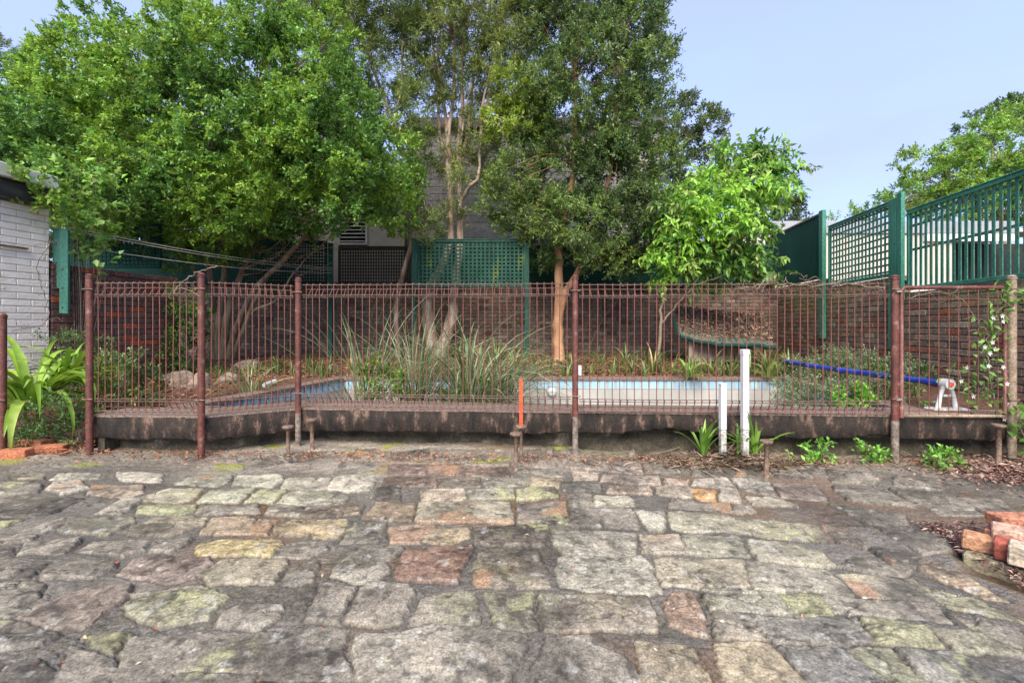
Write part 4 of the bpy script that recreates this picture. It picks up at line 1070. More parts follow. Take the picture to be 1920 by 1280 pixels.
# -- big leafy tree at left
LA = lobes_px([(60,215,85),(30,285,60),(145,150,72),(240,130,75),(345,110,80),(450,110,90),(560,130,90),(620,220,100),(700,290,80),
     (720,365,60),(620,330,90),(520,300,105),(420,260,115),(300,230,115),(180,240,110),(110,330,70),(190,370,80),(290,395,75,8.0),(385,425,70,8.4),
     (460,370,90),(560,385,70),(650,385,50),(745,400,38),(330,470,38,8.6),(240,440,45,8.4),(125,405,40,7.9),(-30,215,55),(-40,290,60),(500,40,50),(370,35,38),(225,62,34),(300,60,26),(110,95,24),(600,60,50)], 7.6, .7, 5)
LA += lobes_px([(72,345,26,5.45),(100,375,28,5.6),(85,345,42,6.1),(70,315,34,6.0),(120,375,36,6.3),(40,250,60,6.6),(230,330,60),(340,330,60),(90,250,70),(250,250,60),(460,440,45,8.7),(600,260,60),(680,330,50)], 7.2, .3, 25)
LA += lobes_px([(300,200,150),(450,200,150),(150,230,110),(600,260,110),(400,340,110),(520,350,90)], 9.0, .4, 6)
ba = Vector((-6.05, 9.4, .4))
def TA_(px, py, D): return P(px, py, D)
limbsA = []
for k, (bx, pts) in enumerate([
    (405, [(400,600,9.3),(395,520,9.2),(370,430,8.8),(300,330,8.4),(220,230,8.0)]),
    (415, [(425,600,9.2),(445,530,9.0),(480,450,8.7),(500,350,8.3),(480,200,8.0)]),
    (425, [(445,610,9.1),(480,540,8.9),(540,480,8.6),(600,400,8.2),(660,300,8.0)]),
    (410, [(412,590,9.2),(420,500,9.1),(410,400,8.6),(400,280,8.2),(380,120,7.9)]),
    (435, [(455,620,9.0),(500,520,8.9),(580,440,8.5),(700,380,8.2)]),
    (398, [(385,590,9.4),(360,500,9.3),(280,430,8.8),(160,350,8.2)]),
    (430, [(470,590,9.0),(520,560,8.9),(560,500,8.8),(640,430,8.7)])]):
    r0 = (.085, .09, .075, .08, .05, .05, .04)[k]
    b = P(bx, 690, 9.4); limbsA.append(([Vector((b.x, b.y, .38))]+[P(*q) for q in pts], r0, r0*.22))
hubsA = [P(480,450,8.7), P(500,350,8.3), P(600,400,8.2), P(370,430,8.8), P(300,330,8.4), P(410,400,8.6), P(400,280,8.2), P(660,300,8.0), P(580,440,8.5), P(280,430,8.8), P(220,230,8.0), P(480,200,8.0)]
tw = twigs_to([q for q in LA if q[0][1] > 6.9 and q[0][0] > -6.9], hubsA, 170, .016, 3)
gg = random.Random(9)
for k in range(34):    # bare twiggy sprays under the crown
    s = P(gg.uniform(450, 560), gg.uniform(440, 520), gg.uniform(8.5, 9)); e = s+Vector((gg.uniform(-.3, 1.3), gg.uniform(-.5, .2), gg.uniform(-.1, .6)))
    tw.append(([s, s.lerp(e, .5)+Vector((0, 0, gg.uniform(-.1, .15))), e], .010))
tree("broadleaf_tree", (ba.x, ba.y, .38), "huge dense bright green tree with many grey stems filling the upper left", M_barkA,
     dict(lobes=LA, sprigs_per_m2=92, leaves=12, L=.058, W=.036, pal=[(.075,.18,.035),(.11,.24,.045),(.06,.145,.03),(.15,.29,.055),(.09,.19,.04)], gap=.36, seed=11, spl=.12, tuft=7, tr=.05,
          young=(.22, .38, .05), youngp=.5), limbsA, twigs=tw)

# -- added tree, leaves coloured dark to fill in shade behind the big crown
LL = lobes_px([(40,330,90),(130,300,100),(240,330,110),(350,330,110),(450,330,90),(120,420,90),(250,430,90),(360,440,80),(30,430,80),(440,430,60),(560,300,90),(520,400,60)], 12.0, .5, 18)
bL = Vector((P(230,0,12.2).x, 12.2, -.1))
tree("shade_fill_tree", bL, "dark dense tree added to fill in shade behind the big bright tree", M_barkA,
     dict(lobes=LL, sprigs_per_m2=34, leaves=12, L=.12, W=.06, pal=[(.03,.065,.02),(.045,.085,.025),(.025,.05,.018)], gap=.3, seed=27, spl=.22),
     [([bL, P(235,480,12.2), P(240,350,12)], .12, .03), ([P(235,520,12.2), P(150,430,12.1), P(110,330,12)], .07, .02), ([P(235,500,12.2), P(330,430,12.1), P(420,330,12)], .07, .02)])

# -- olive bottlebrush tree, upper centre-left
LG = lobes_px([(640,60,85),(700,120,85),(620,170,55),(720,200,75),(760,280,55),(580,40,55),(490,15,55),(745,340,42),(700,20,75),(755,390,40),(800,430,28),(660,-30,80),(740,-20,70),(550,-20,60)], 9.4, .5, 7)
bG = Vector((-2.55, 10.2, .45))
limbsG = [([bG, P(745, 560, 10.1), P(770, 460, 10), P(775, 360, 9.8), P(740, 240, 9.6), P(690, 100, 9.5), P(660, -20, 9.4)], .07, .018),
          ([P(775, 380, 9.8), P(760, 300, 9.6), P(640, 120, 9.5), P(590, 20, 9.5)], .035, .01), ([P(740, 240, 9.6), P(755, 120, 9.5), P(745, -20, 9.4)], .03, .01)]
tree("bottlebrush_tree", bG, "olive green narrow leaved tree rising right behind the bright left tree", M_barkP,
     dict(lobes=LG, sprigs_per_m2=70, leaves=14, L=.095, W=.017, pal=[(.11,.16,.045),(.14,.20,.055),(.09,.13,.04),(.17,.23,.06)], gap=.34, seed=12, spl=.18, young=(.20,.28,.06), youngp=.3),
     limbsG, twigs=twigs_to(LG, [P(740,240,9.6), P(690,100,9.5), P(640,120,9.5), P(775,360,9.8), P(755,120,9.5)], 60, .012, 4))

# -- paperbark
LB = lobes_px([(830,60,80),(900,80,70),(800,140,55),(870,170,60),(840,285,52),(878,320,45),(780,40,60),(940,130,60),(890,0,75),(820,-20,70),(845,400,26),(960,60,60),(985,0,60),(910,250,40),(1010,100,40)], 9.8, .4, 8)
LB2 = lobes_px([(965,175,42),(945,235,36),(1000,240,30),(980,205,34)], 9.2, .2, 9)
bB = Vector((-1.62, 9.9, .45))
def st(base, pts, r0, r1): return ([Vector((P(base, 0, 9.9).x, 9.9, .42))]+[P(*q) for q in pts], r0, r1)
limbsB = [st(818, [(802,590,9.9),(805,545,9.85),(828,500,9.85),(845,445,9.85),(845,380,9.8),(842,300,9.8),(835,220,9.8),(822,110,9.8),(838,-20,9.8)], .18, .02),
          st(822, [(848,590,9.9),(852,545,9.85),(858,500,9.85),(863,445,9.85),(862,370,9.8),(858,300,9.8),(866,200,9.7),(868,90,9.7),(895,-30,9.7)], .17, .02),
          ([P(862,380,9.8), P(880,350,9.7), P(896,335,9.6), P(900,300,9.6), P(905,200,9.6), P(935,60,9.6), P(950,-30,9.6)], .045, .02),
          ([P(845,350,9.8), P(838,290,9.8), P(850,180,9.8), P(852,60,9.8), P(846,-30,9.8)], .06, .022),
          ([P(842,340,9.8), P(825,250,9.85), P(818,140,9.9), P(800,0,9.9)], .045, .018),
          ([P(858,330,9.8), P(880,230,9.9), P(890,120,9.9), P(905,-20,9.9)], .045, .018),
          ([P(862,300,9.8), P(872,210,9.7), P(905,60,9.6), P(925,-30,9.5)], .03, .014)]
hB = [P(842,300,9.8), P(835,220,9.8), P(866,200,9.7), P(868,90,9.7), P(905,200,9.6), P(850,180,9.8), P(852,60,9.8), P(818,140,9.9), P(890,120,9.9), P(935,60,9.6)]
tB = tree("paperbark_tree", bB, "tall paperbark with several pale peeling trunks and thin foliage behind the raised trellis", M_barkP,
     dict(lobes=LB, sprigs_per_m2=64, leaves=13, L=.10, W=.018, pal=[(.13,.175,.06),(.17,.21,.07),(.11,.14,.05),(.19,.25,.075)], gap=.40, seed=13, spl=.2, inner=.3, young=(.22,.28,.07), youngp=.25),
     limbsB, twigs=twigs_to(LB+LB2, hB, 110, .011, 5))
v, f, c = crown(LB2, 95, 12, .10, .026, [(.20,.28,.04),(.26,.34,.05),(.16,.24,.04)], seed=14, gap=.35)
o = npmesh("young_foliage", v, f, M_leaf, tB, c); o["label"] = "yellow green fresh foliage"

# -- orange trunk tree
LC = lobes_px([(1090,20,80),(1160,60,80),(1035,50,55),(1120,140,100),(1010,160,50),(1190,130,70),(1195,30,50),(1090,230,100),(1170,230,80),(985,290,50),
     (1060,330,80),(1150,330,80),(1205,310,55),(945,380,42),(990,410,55),(1015,465,42),(1100,420,70),(1170,420,70),(1225,390,45),(1200,465,42),(1120,480,35),(1235,100,30),
     (1100,-40,80),(1020,-20,60),(1180,-30,50),(960,330,40),(1045,400,50),(1160,480,34),(1240,300,34)], 9.0, .6, 10)
bC = P(1048, 668, 9.3)
limbsC = [([bC-Vector((0,0,.1)), P(1046,620,9.3), P(1049,560,9.3), P(1047,500,9.3), P(1050,440,9.3), P(1066,380,9.2), P(1076,300,9.2), P(1080,150,9.1), P(1090,0,9.0)], .125, .03),
          ([P(1050,580,9.3), P(1062,545,9.28), P(1082,512,9.25), P(1100,470,9.2), P(1122,400,9.1), P(1148,300,9.1), P(1160,150,9.0), P(1165,20,9)], .085, .025),
          ([P(1092,492,9.22), P(1118,482,9.1), P(1150,474,9.0), P(1195,466,8.9), P(1230,450,8.9)], .030, .008),
          ([P(1120,482,9.1), P(1150,492,9.0), P(1175,502,8.9)], .014, .004),
          ([P(1076,300,9.2), P(1030,220,9.1), P(1000,120,9.0)], .035, .01), ([P(1060,400,9.2), P(1000,380,9.0), P(960,350,8.9)], .03, .008)]
hC = [P(1066,380,9.2), P(1076,300,9.2), P(1080,150,9.1), P(1122,400,9.1), P(1148,300,9.1), P(1160,150,9.0), P(1030,220,9.1), P(1050,440,9.3), P(1150,474,9.0)]
tree("smooth_barked_tree", bC, "dark green dense tree with a smooth orange forked trunk right of centre", M_barkO,
     dict(lobes=LC, sprigs_per_m2=125, leaves=13, L=.058, W=.026, pal=[(.065,.125,.04),(.09,.16,.045),(.055,.105,.035),(.12,.19,.06),(.14,.19,.08)], gap=.30, seed=15, spl=.16, young=(.18,.27,.06), youngp=.4),
     limbsC, twigs=twigs_to(LC, hC, 130, .012, 6))

# -- tree behind, right of the block building
LD = lobes_px([(1290,220,48),(1320,255,42),(1265,285,48),(1305,320,42),(1250,200,35),(1340,230,22),(1250,340,40),(1290,380,40)], 14.3, .4, 11)
bD = Vector((P(1260,0,14.6).x, 14.6, -.16))
tree("evergreen_tree", bD, "dull green tree rising behind the right corner of the block building", M_barkA,
     dict(lobes=LD, sprigs_per_m2=44, leaves=12, L=.085, W=.04, pal=[(.06,.10,.035),(.08,.12,.04),(.05,.08,.03),(.13,.17,.05)], gap=.42, seed=16, spl=.2),
     [([bD, P(1265,450,14.6), P(1270,350,14.5), P(1290,240,14.3)], .12, .03)], twigs=twigs_to(LD, [P(1270,350,14.5), P(1290,260,14.3)], 30, .02, 7))
LH = lobes_px([(1462,368,34),(1440,400,30),(1482,392,26),(1420,380,30),(1475,415,24)], 17.5, .4, 12)
bH = Vector((P(1450,0,17.5).x, 17.5, -.16))
tree("evergreen_tree", bH, "small olive tree top just above the grey shed roof", M_barkA,
     dict(lobes=LH, sprigs_per_m2=30, leaves=12, L=.11, W=.05, pal=[(.06,.10,.035),(.09,.13,.05),(.05,.08,.03)], gap=.45, seed=17, spl=.22),
     [([bH, P(1450,450,17.5), P(1460,380,17.5)], .10, .03)], twigs=twigs_to(LH, [P(1455,400,17.5)], 18, .02, 8))

# -- bright young tree
LE = lobes_px([(1378,308,36),(1445,297,24),(1335,365,42),(1282,405,36),(1400,375,44),(1255,465,32),(1322,440,42),(1398,430,38),(1290,490,38),(1345,500,34),
               (1460,335,26),(1420,330,34),(1440,490,22),(1400,495,26),(1252,400,24),(1245,510,22)], 8.2, .35, 13)
bE = Vector((P(1233,0,8.6).x, 8.6, .42))
limbsE = [([bE, P(1238,600,8.6), P(1244,550,8.55), P(1262,480,8.4), P(1320,400,8.2), P(1370,320,8.2)], .035, .012), ([P(1238,610,8.6), P(1262,580,8.55), P(1300,535,8.4), P(1350,460,8.2), P(1400,380,8.2)], .022, .008),
          ([P(1262,480,8.4), P(1268,430,8.2), P(1280,390,8.1)], .014, .006), ([P(1300,535,8.4), P(1380,510,8.1), P(1440,490,8)], .014, .005)]
tree("young_tree", bE, "bright lime green young tree with drooping leaves near the back right corner", M_barkA,
     dict(lobes=LE, sprigs_per_m2=64, leaves=10, L=.14, W=.055, pal=[(.13,.29,.045),(.18,.34,.06),(.24,.38,.08),(.08,.20,.035),(.27,.36,.11),(.12,.27,.05)], gap=.36, seed=18, spl=.26, tuft=4, tr=.07, droop=.55, young=(.30,.55,.07), youngp=.4),
     limbsE, twigs=twigs_to(LE, [P(1320,400,8.2), P(1370,320,8.2), P(1400,380,8.2), P(1268,430,8.2), P(1350,460,8.2)], 40, .008, 9))

# -- trees over the right fence
LF = lobes_px([(1900,290,85),(1840,320,65),(1765,335,55),(1720,310,36),(1705,365,40),(1800,375,55),(1890,370,60),(1980,270,100),(2060,330,100),(1660,385,18),(1960,380,60)], 17, .8, 14)
bF = Vector((P(1880,0,17.4).x, 17.4, -.16))
tree("garden_tree", bF, "light green spreading tree beyond the right hand trellis", M_barkA,
     dict(lobes=LF, sprigs_per_m2=34, leaves=13, L=.12, W=.05, pal=[(.12,.25,.035),(.16,.31,.05),(.20,.36,.06),(.09,.19,.03)], gap=.44, seed=19, spl=.26, young=(.28,.42,.07), youngp=.4),
     [([bF, P(1880,470,17.4), P(1870,400,17.2), P(1880,300,17)], .16, .04), ([P(1875,430,17.3), P(1800,370,17), P(1730,330,17)], .07, .02)],
     twigs=twigs_to(LF, [P(1800,370,17), P(1870,400,17.2), P(1880,300,17)], 60, .025, 10))
LI = lobes_px([(1850,232,34),(1905,215,32),(1830,262,24),(1915,190,22)], 22, .4, 15)
bI = Vector((P(1860,0,22).x, 22, -.16))
tree("garden_tree", bI, "darker tree crown poking up highest at the right edge behind the light green tree", M_barkA,
     dict(lobes=LI, sprigs_per_m2=24, leaves=12, L=.14, W=.06, pal=[(.07,.13,.035),(.09,.16,.045)], gap=.42, seed=20, spl=.28),
     [([bI, P(1862,400,22), P(1860,240,22)], .16, .05)])
LJ = lobes_px([(1600,402,16),(1575,408,10),(1640,396,20),(1625,408,18),(1672,392,20)], 19, .3, 16)
bJ = Vector((P(1640,0,19).x, 19, -.16))
tree("garden_tree", bJ, "thin sparse tree top just above the square green trellis", M_barkA,
     dict(lobes=LJ, sprigs_per_m2=20, leaves=11, L=.13, W=.05, pal=[(.12,.22,.04),(.16,.28,.05)], gap=.4, seed=21, spl=.3),
     [([bJ, P(1640,450,19), P(1640,400,19)], .08, .03)])
LK = lobes_px([(0,105,22),(-20,90,30)], 16, .2, 17)
bK = Vector((P(-10,0,16).x, 16, -.16))
tree("garden_tree", bK, "olive tree tip peeping over the big tree at the far left edge", M_barkA,
     dict(lobes=LK, sprigs_per_m2=30, leaves=12, L=.12, W=.03, pal=[(.10,.14,.05)], gap=.3, seed=22, spl=.25), [([bK, P(-8,300,16), P(-8,110,16)], .12, .03)])

# ================================================================ SHRUBS, CREEPERS AND PLANTS
def shrub(name, label, rows, D, pal, dens=90, L=.05, W=.022, seed=1, cat="shrub", dr=.15, leaves=10, gap=.35, spl=.10, young=None, youngp=0, group=None, base=None, droop=0, squash=1):
    lb = lobes_px(rows, D, dr, seed, squash)
    c0 = Vector(lb[0][0]); b = base or Vector((c0.x, c0.y, bz(c0.x, c0.y)))
    t = thing(name, b, label, cat, group)
    v, f, c = crown(lb, dens, leaves, L, W, pal, seed=seed, gap=gap, spl=spl, young=young, youngp=youngp, droop=droop, tuft=2.5, tr=.015)
    npmesh("foliage", v, f, M_leaf, t, c)
    mb = MB(); g = random.Random(seed)
    for k in range(max(5, len(rows)*3)):
        c, r = g.choice(lb); e = Vector(c)+Vector([g.uniform(-.6, .6)*r[i] for i in range(3)])
        s = Vector((b.x+g.uniform(-.04, .04), b.y+g.uniform(-.04, .04), b.z-.02))
        limb(mb, [s, s.lerp(e, .5)+Vector((g.uniform(-.05, .05), 0, .04)), e], .008 if r[0] > .15 else .003, .0015, 4, seg=3)
    mb.build("stems", M_twig, t)
    return t
DG = [(.05,.11,.03),(.07,.14,.035),(.04,.09,.025)]
GG = [(.13,.18,.10),(.17,.23,.13),(.10,.14,.075),(.20,.26,.13)]
shrub("grey_green_shrub", "dense grey green shrub hanging over the right end of the pool", [(1560,690,36,7.0),(1515,725,40,6.2),(1600,690,34,6.6),(1640,700,34,6.2),(1545,745,36,5.4),(1600,750,30,5.2),(1485,742,28,5.8),(1690,700,30,5.7),(1500,695,28,7.2),(1530,762,24,5.1),(1665,752,24,4.9),(1600,725,30,5.9)], 5.2, GG, 330, .036, .015, 31, young=(.26,.30,.13), youngp=.25, dr=.5, base=Vector((4.15, 5.9, .3)))
shrub("hedge_bush", "leafy green bush behind the second fence post against the left wall", [(345,560,28),(352,620,32),(348,670,32),(360,590,24)], 7.5, DG, 120, .05, .028, 32, young=(.14,.26,.04), youngp=.5)
shrub("low_shrub", "fine leaved green shrub low behind the left edge plants", [(120,655,35),(160,650,30),(140,690,30)], 5.3, [(.12,.19,.06),(.09,.15,.05)], 150, .035, .015, 33)
shrub("ground_cover", "small leaved ground cover under the strappy plant at left", [(110,770,36),(150,785,32),(80,790,30),(130,815,26),(60,825,20),(95,825,24),(150,820,22),(40,800,24)], 4.3, [(.06,.12,.035),(.08,.16,.045),(.05,.10,.03)], 200, .028, .014, 34, dr=.12, cat="ground cover", base=Vector((-4.1, 4.35, .06)))
shrub("low_shrub", "mixed leafy shrub behind the first fence panel", [(215,700,32),(250,725,34),(210,745,30),(280,745,28),(235,690,24)], 4.9, [(.08,.14,.04),(.12,.18,.05),(.06,.11,.03)], 150, .045, .02, 35, young=(.28,.22,.04), youngp=.3)
shrub("leafy_weed", "bright green leafy weed growing in the middle of the tall grass clump", [(715,700,24),(745,720,22),(700,735,20),(735,745,20)], 5.4, [(.14,.28,.03),(.20,.35,.04)], 90, .06, .026, 36, dr=.15, base=Vector((-1.4, 5.4, -.1)), cat="weed")
shrub("leafy_weed", "dark leafy weed at the right foot of the tall grass clump", [(900,740,30),(880,725,24),(850,750,22)], 5.3, [(.08,.15,.03),(.11,.2,.04)], 90, .05, .022, 37, dr=.15, base=Vector((-.4, 5.3, -.1)), cat="weed")
shrub("leafy_weed", "lime green weed growing in the pool corner behind the right fence post", [(1605,742,20),(1590,762,14),(1625,748,14)], 4.9, [(.18,.42,.05),(.24,.5,.06)], 170, .05, .022, 38, dr=.05, base=Vector((3.7, 4.9, .1)), cat="weed")
shrub("leafy_weed", "leafy weed beside the blue roller tube near the right post", [(1660,700,22),(1650,720,22),(1735,715,20),(1700,745,22)], 4.9, [(.10,.17,.05),(.13,.22,.06)], 120, .05, .024, 39, dr=.1, cat="weed")
# vine over the white building corner
shrub("climbing_vine", "large leaved climbing vine hanging from the big tree beside the white building", [(150,360,26),(165,400,26),(160,440,20),(145,330,24),(95,385,22),(70,360,18),(195,420,16),(180,330,20),(175,470,12),(195,500,8)], 6.1, [(.12,.26,.05),(.17,.34,.06)], 55, .10, .075, 40, dr=.1, leaves=5, spl=.2, droop=.3, cat="vine", young=(.26,.40,.10), youngp=.4)
# bright weeds along the wall foot
for k, (px, py, rows, lb) in enumerate(((1538, 868, [(1535,842,15),(1545,855,16),(1530,860,12)], "leafy green weed at the wall foot between white pipes and right fence post"),
                          (1650, 868, [(1645,848,16),(1660,856,15),(1628,858,12),(1620,836,7)], "leafy green weed right at the foot of the right fence post"),
                          (1775, 882, [(1770,868,17),(1785,873,13),(1752,864,11)], "leafy green weed below the pool gate"),
                          (1658, 900, [(1480,868,6),(1476,874,5)], "tiny green weed beside the rightmost mid yard pipe stub"))):
    b = PG(px if k < 3 else 1478, py if k < 3 else 878)
    shrub("leafy_weed", lb, rows, b.y, [(.14,.32,.05),(.20,.42,.07),(.11,.26,.04)], 230, .045, .024, 50+k, dr=.03, base=b, cat="weed", leaves=7, spl=.06)
b = PG(60, 848)
shrub("leafy_weed", "pale green weed growing beside the loose bricks at left", [(35,848,14),(115,838,12),(60,845,10),(22,858,10)], 4.1, [(.16,.27,.09),(.12,.22,.06)], 200, .035, .012, 55, dr=.04, base=b, cat="weed", leaves=8, spl=.06)

def plant(name, label, loc, n, L, W, pal, cat="plant", group=None, seed=1, **kw):
    t = thing(name, loc, label, cat, group)
    v, f, c = straps(loc, n, L, W, pal, seed=seed, **kw)
    if -2.5 < loc[0] < 1 and 5 < loc[1] < 6.5: v[:, 1] = np.maximum(v[:, 1], 4.80+.02*np.sin(v[:, 0]*40))
    npmesh("leaves", v, f, M_strap, t, c, smooth=True)
    return t
def stick(t, p, q, r, name="stem", m=M_twig):
    mb = MB(); mb.tube([p, q], r, 8); return mb.build(name, m, t)
# tall grass clumps growing in the pool
GR = [(.19,.26,.12),(.14,.21,.085),(.25,.32,.17),(.11,.17,.065),(.32,.37,.22),(.28,.25,.13)]
for k, (x, y, n, L, lb) in enumerate(((-1.80, 5.5, 34, 1.30, "upright grey green strappy grass clump, leftmost in the pool"),
                                      (-1.20, 5.7, 70, 1.10, "tall strappy grass clump in the pool between its two neighbours"),
                                      (-.50, 5.45, 150, 1.32, "widest arching grass clump in the pool beside the red stake"),
                                      (-.15, 6.1, 90, 1.15, "arching grass clump in the pool nearest the far tiled wall"))):
    plant("strappy_grass", lb, Vector((x, y, -.02)), int(n*2.2), L*1.12, .0165, GR, "grass clump", "tall grass clumps growing in the pool", seed=60+k, spread=(.60 if k < 2 else .95), droop=(1.4 if k < 2 else 2.5), minel=.6, segs=9, base=.16)
mb = MB()
V = []; nn = 24
for j in range(9):
    for i in range(nn):
        a = 2*math.pi*i/nn; r = j/8; V.append((-.95+1.45*r*math.cos(a), 5.75+.85*r*math.sin(a), -.9+.85*(1-r**3)+random.uniform(-.02, .02)))
Fq = [(j*nn+i, j*nn+(i+1) % nn, (j+1)*nn+(i+1) % nn, (j+1)*nn+i) for j in range(8) for i in range(nn)]
mb.add(V, Fq); props(mb.build("soil_mound", M_soil, smooth=True), "mound of silt in the pool under the tall grass clumps", "soil", kind="stuff")
# big strappy plant at left edge
CL = [(.20,.36,.035),(.26,.43,.05),(.16,.30,.03),(.33,.47,.08)]
plant("strap_leaved_lily", "large bright green strap leaved lily at the left edge beside the white wall", P(55, 770, 4.45), 70, .78, .08, CL, seed=71, spread=1.35, droop=2.7, minel=.25, segs=9, base=.08)
plant("strap_leaved_lily", "smaller yellow green lily just left of the first fence post", P(130, 720, 4.8), 36, .48, .06, CL, seed=72, spread=1.2, droop=1.9, base=.08)
plant("strap_leaved_lily", "lily with reddish edged leaves in the corner behind the first fence post", P(195, 735, 5.3), 26, .45, .04, [(.14,.22,.05),(.25,.28,.06),(.30,.12,.04)], seed=73, spread=1.0, droop=1.4, base=.06)
plant("strappy_grass", "dry green grass tuft spilling over the left corner of the pool", P(470, 745, 5.6), 60, .55, .02, [(.20,.26,.10),(.30,.33,.17),(.12,.18,.06)], cat="grass clump", seed=74, spread=1.2, droop=2.2, base=.10)
# plants at the white pipes
for k, (px, D, lb, n, L) in enumerate(((1316, 4.12, "green strappy plant left of the shorter white pipe", 14, .34), (1385, 4.10, "green strappy plant between the two white pipes", 13, .34), (1412, 4.08, "green strappy plant right of the taller white pipe", 12, .36))):
    x = (px-960)/F*D
    plant("strappy_plant", lb, Vector((x, D-.03, GZ(x)+.05)), n, L, .038, [(.15,.30,.04),(.22,.38,.06),(.11,.23,.035)], seed=80+k, spread=.9, droop=1.1, base=.03, group="strappy plants by the white pipes")
# bed plants behind the pool
BP = [(.13,.20,.05),(.19,.27,.07),(.10,.15,.04),(.30,.26,.09)]
g = np.random.default_rng(90)
names = ["far left of the orange trunk", "left of the orange trunk", "close left of the orange trunk", "right at the orange trunk", "right of the orange trunk", "behind the middle fence post"]
spots = [(900,655,8.8,.42),(930,640,9.0,.55),(965,672,8.0,.35),(1000,680,7.6,.30),(1030,690,7.4,.25),(1070,680,7.8,.35),(1110,690,7.5,.28),(1150,688,7.6,.28),(1185,684,7.8,.34),(1225,680,7.7,.42),
         (1265,686,7.5,.36),(1300,690,7.4,.30),(1335,688,7.4,.34),(1370,690,7.3,.32),(1410,680,7.4,.40),(1445,684,7.3,.42),(1480,690,7.3,.34),(1440,655,8.0,.36),(860,640,9.6,.5),(1540,655,8.2,.40),
         (1210,700,7.25,.22),(1128,668,8.6,.36),(1172,672,8.7,.34),(1060,698,7.2,.20),(985,655,9.4,.45),(700,680,8.8,.34),(660,690,8.2,.26),(520,690,7.9,.22),(480,700,7.4,.22),(590,700,8.0,.20)]
for k, (px, py, D, L) in enumerate(spots):
    x = (px-960)/F*D; right = k not in (25, 26, 27, 28, 29)
    plant("bed_plant", "small strappy green plant in the mulch bed behind the pool" if right else "small strappy green plant in the leaf strewn bed left of the tall grass", Vector((x, D, bz(x, D)-.01)),
          int(g.integers(16, 28)), L*1.15, .030, BP, group="strappy plants in the bed behind the pool" if right else "strappy plants in the left bed", seed=100+k, spread=.95, droop=1.5, base=.06)
plant("fern", "green fern drooping over the far pool edge left of the white pipes", Vector((P(1290,0,6.9).x, 6.86, .42)), 40, .36, .030, [(.17,.30,.05),(.24,.36,.07),(.12,.2,.04)], seed=140, spread=1.4, droop=2.6, base=.05, minel=.1)
plant("fern", "small fern trailing over the far pool edge right of the white pipes", Vector((P(1440,0,6.85).x, 6.85, .42)), 26, .42, .026, [(.22,.30,.06),(.15,.24,.05)], seed=141, spread=1.4, droop=2.8, base=.05, minel=.1)
# jasmine on the gate post
def vine(name, label, pts, r, leaves=60, L=.055, W=.03, pal=((.12,.26,.05),(.18,.34,.07)), flowers=0, seed=1, spread=.06, m=M_twig, sprays=0):
    g = random.Random(seed); cp = curve([Vector(p) for p in pts], 8)
    cp = [p+Vector([g.uniform(-.012, .012) for _ in range(3)]) for p in cp]
    t = thing(name, tuple(pts[0]), label, "vine")
    mb = MB(); mb.tube(cp, r, 5)
    for k in range(sprays):
        s = g.choice(cp); e = s+Vector((g.uniform(-.22, .22), g.uniform(-.06, .06), g.uniform(-.07, .09)))
        mb.tube(curve([s, s.lerp(e, .35)+Vector((0, g.uniform(-.03, .03), g.uniform(-.03, .06))), s.lerp(e, .7)+Vector((g.uniform(-.03, .03), 0, g.uniform(-.03, .05))), e], 5), r*.5, 4)
    mb.build("stem", m, t)
    if leaves:
        gg_ = np.random.default_rng(seed); n = leaves
        base = np.array([tuple(g.choice(cp)) for _ in range(n)])+gg_.normal(size=(n, 3))*np.array([spread, spread*.5, spread])
        pal = np.array(pal)
        v, f, c = leaf_arrays(base, unit(gg_.normal(size=(n, 3))+np.array([0, -.5, .2])), unit(gg_.normal(size=(n, 3))+np.array([0, -1.2, 1.])), L*(.6+.7*gg_.random(n)), W*(.7+.6*gg_.random(n)), pal[gg_.integers(0, len(pal), n)]*(.7+.6*gg_.random((n, 1))))
        npmesh("leaves", v, f, M_leaf, t, c)
    if flowers:
        for k in range(flowers):
            mb = MB()
            c = Vector(g.choice(cp))+Vector((g.uniform(-.09, .09), g.uniform(-.06, 0), g.uniform(-.05, .05)))
            ph = g.uniform(0, 1)
            for q in range(5):
                a = ph+q*2*math.pi/5; d = Vector((math.cos(a), -.35, math.sin(a))); s = Vector((-math.sin(a), 0, math.cos(a)))
                mb.add([c, c+d*.013+s*.006, c+d*.024, c+d*.013-s*.006], [(0, 1, 2, 3)])
            mb.build("flower", M_petal, t)
    return t
vine("jasmine_vine", "white flowering jasmine climbing the gate beside the tan post", [P(1875, 790, 4.05), P(1862, 740, 4.02), P(1855, 690, 3.98), P(1850, 640, 3.98), P(1862, 600, 3.98), P(1885, 560, 3.98), P(1880, 545, 3.98)], .004, 150, .06, .034, flowers=13, seed=150, spread=.055, sprays=14)
vine("jasmine_vine", "leafy jasmine low at the foot of the gate", [P(1835, 760, 4.1), P(1805, 720, 4.1), P(1800, 690, 4.1)], .003, 36, .06, .034, flowers=3, seed=151, spread=.06, sprays=6)
vine("creeper", "green creeper at the right edge beside the tan post", [P(1935, 840, 3.9), P(1915, 800, 3.9), P(1910, 770, 3.95)], .004, 40, .075, .05, seed=152, spread=.06, sprays=4)
vine("creeper", "green leafy creeper at the top right beyond the tan post", [P(1930, 590, 3.95), P(1910, 545, 3.98), P(1880, 540, 3.98)], .003, 16, .07, .04, seed=153, spread=.04)
vine("bare_vine", "tangle of dry bare vine on top of the fence left of the right post", [P(1380, 540, 4.1), P(1460, 532, 4.08), P(1530, 536, 4.05), P(1600, 533, 4.05), P(1660, 540, 4.02)], .005, 0, seed=154, sprays=34)
vine("bare_vine", "dry bare vine trailing across the gate", [P(1700, 560, 3.98), P(1760, 548, 3.98), P(1800, 560, 3.98), P(1840, 610, 3.98), P(1868, 640, 3.97)], .003, 0, seed=155, sprays=10)
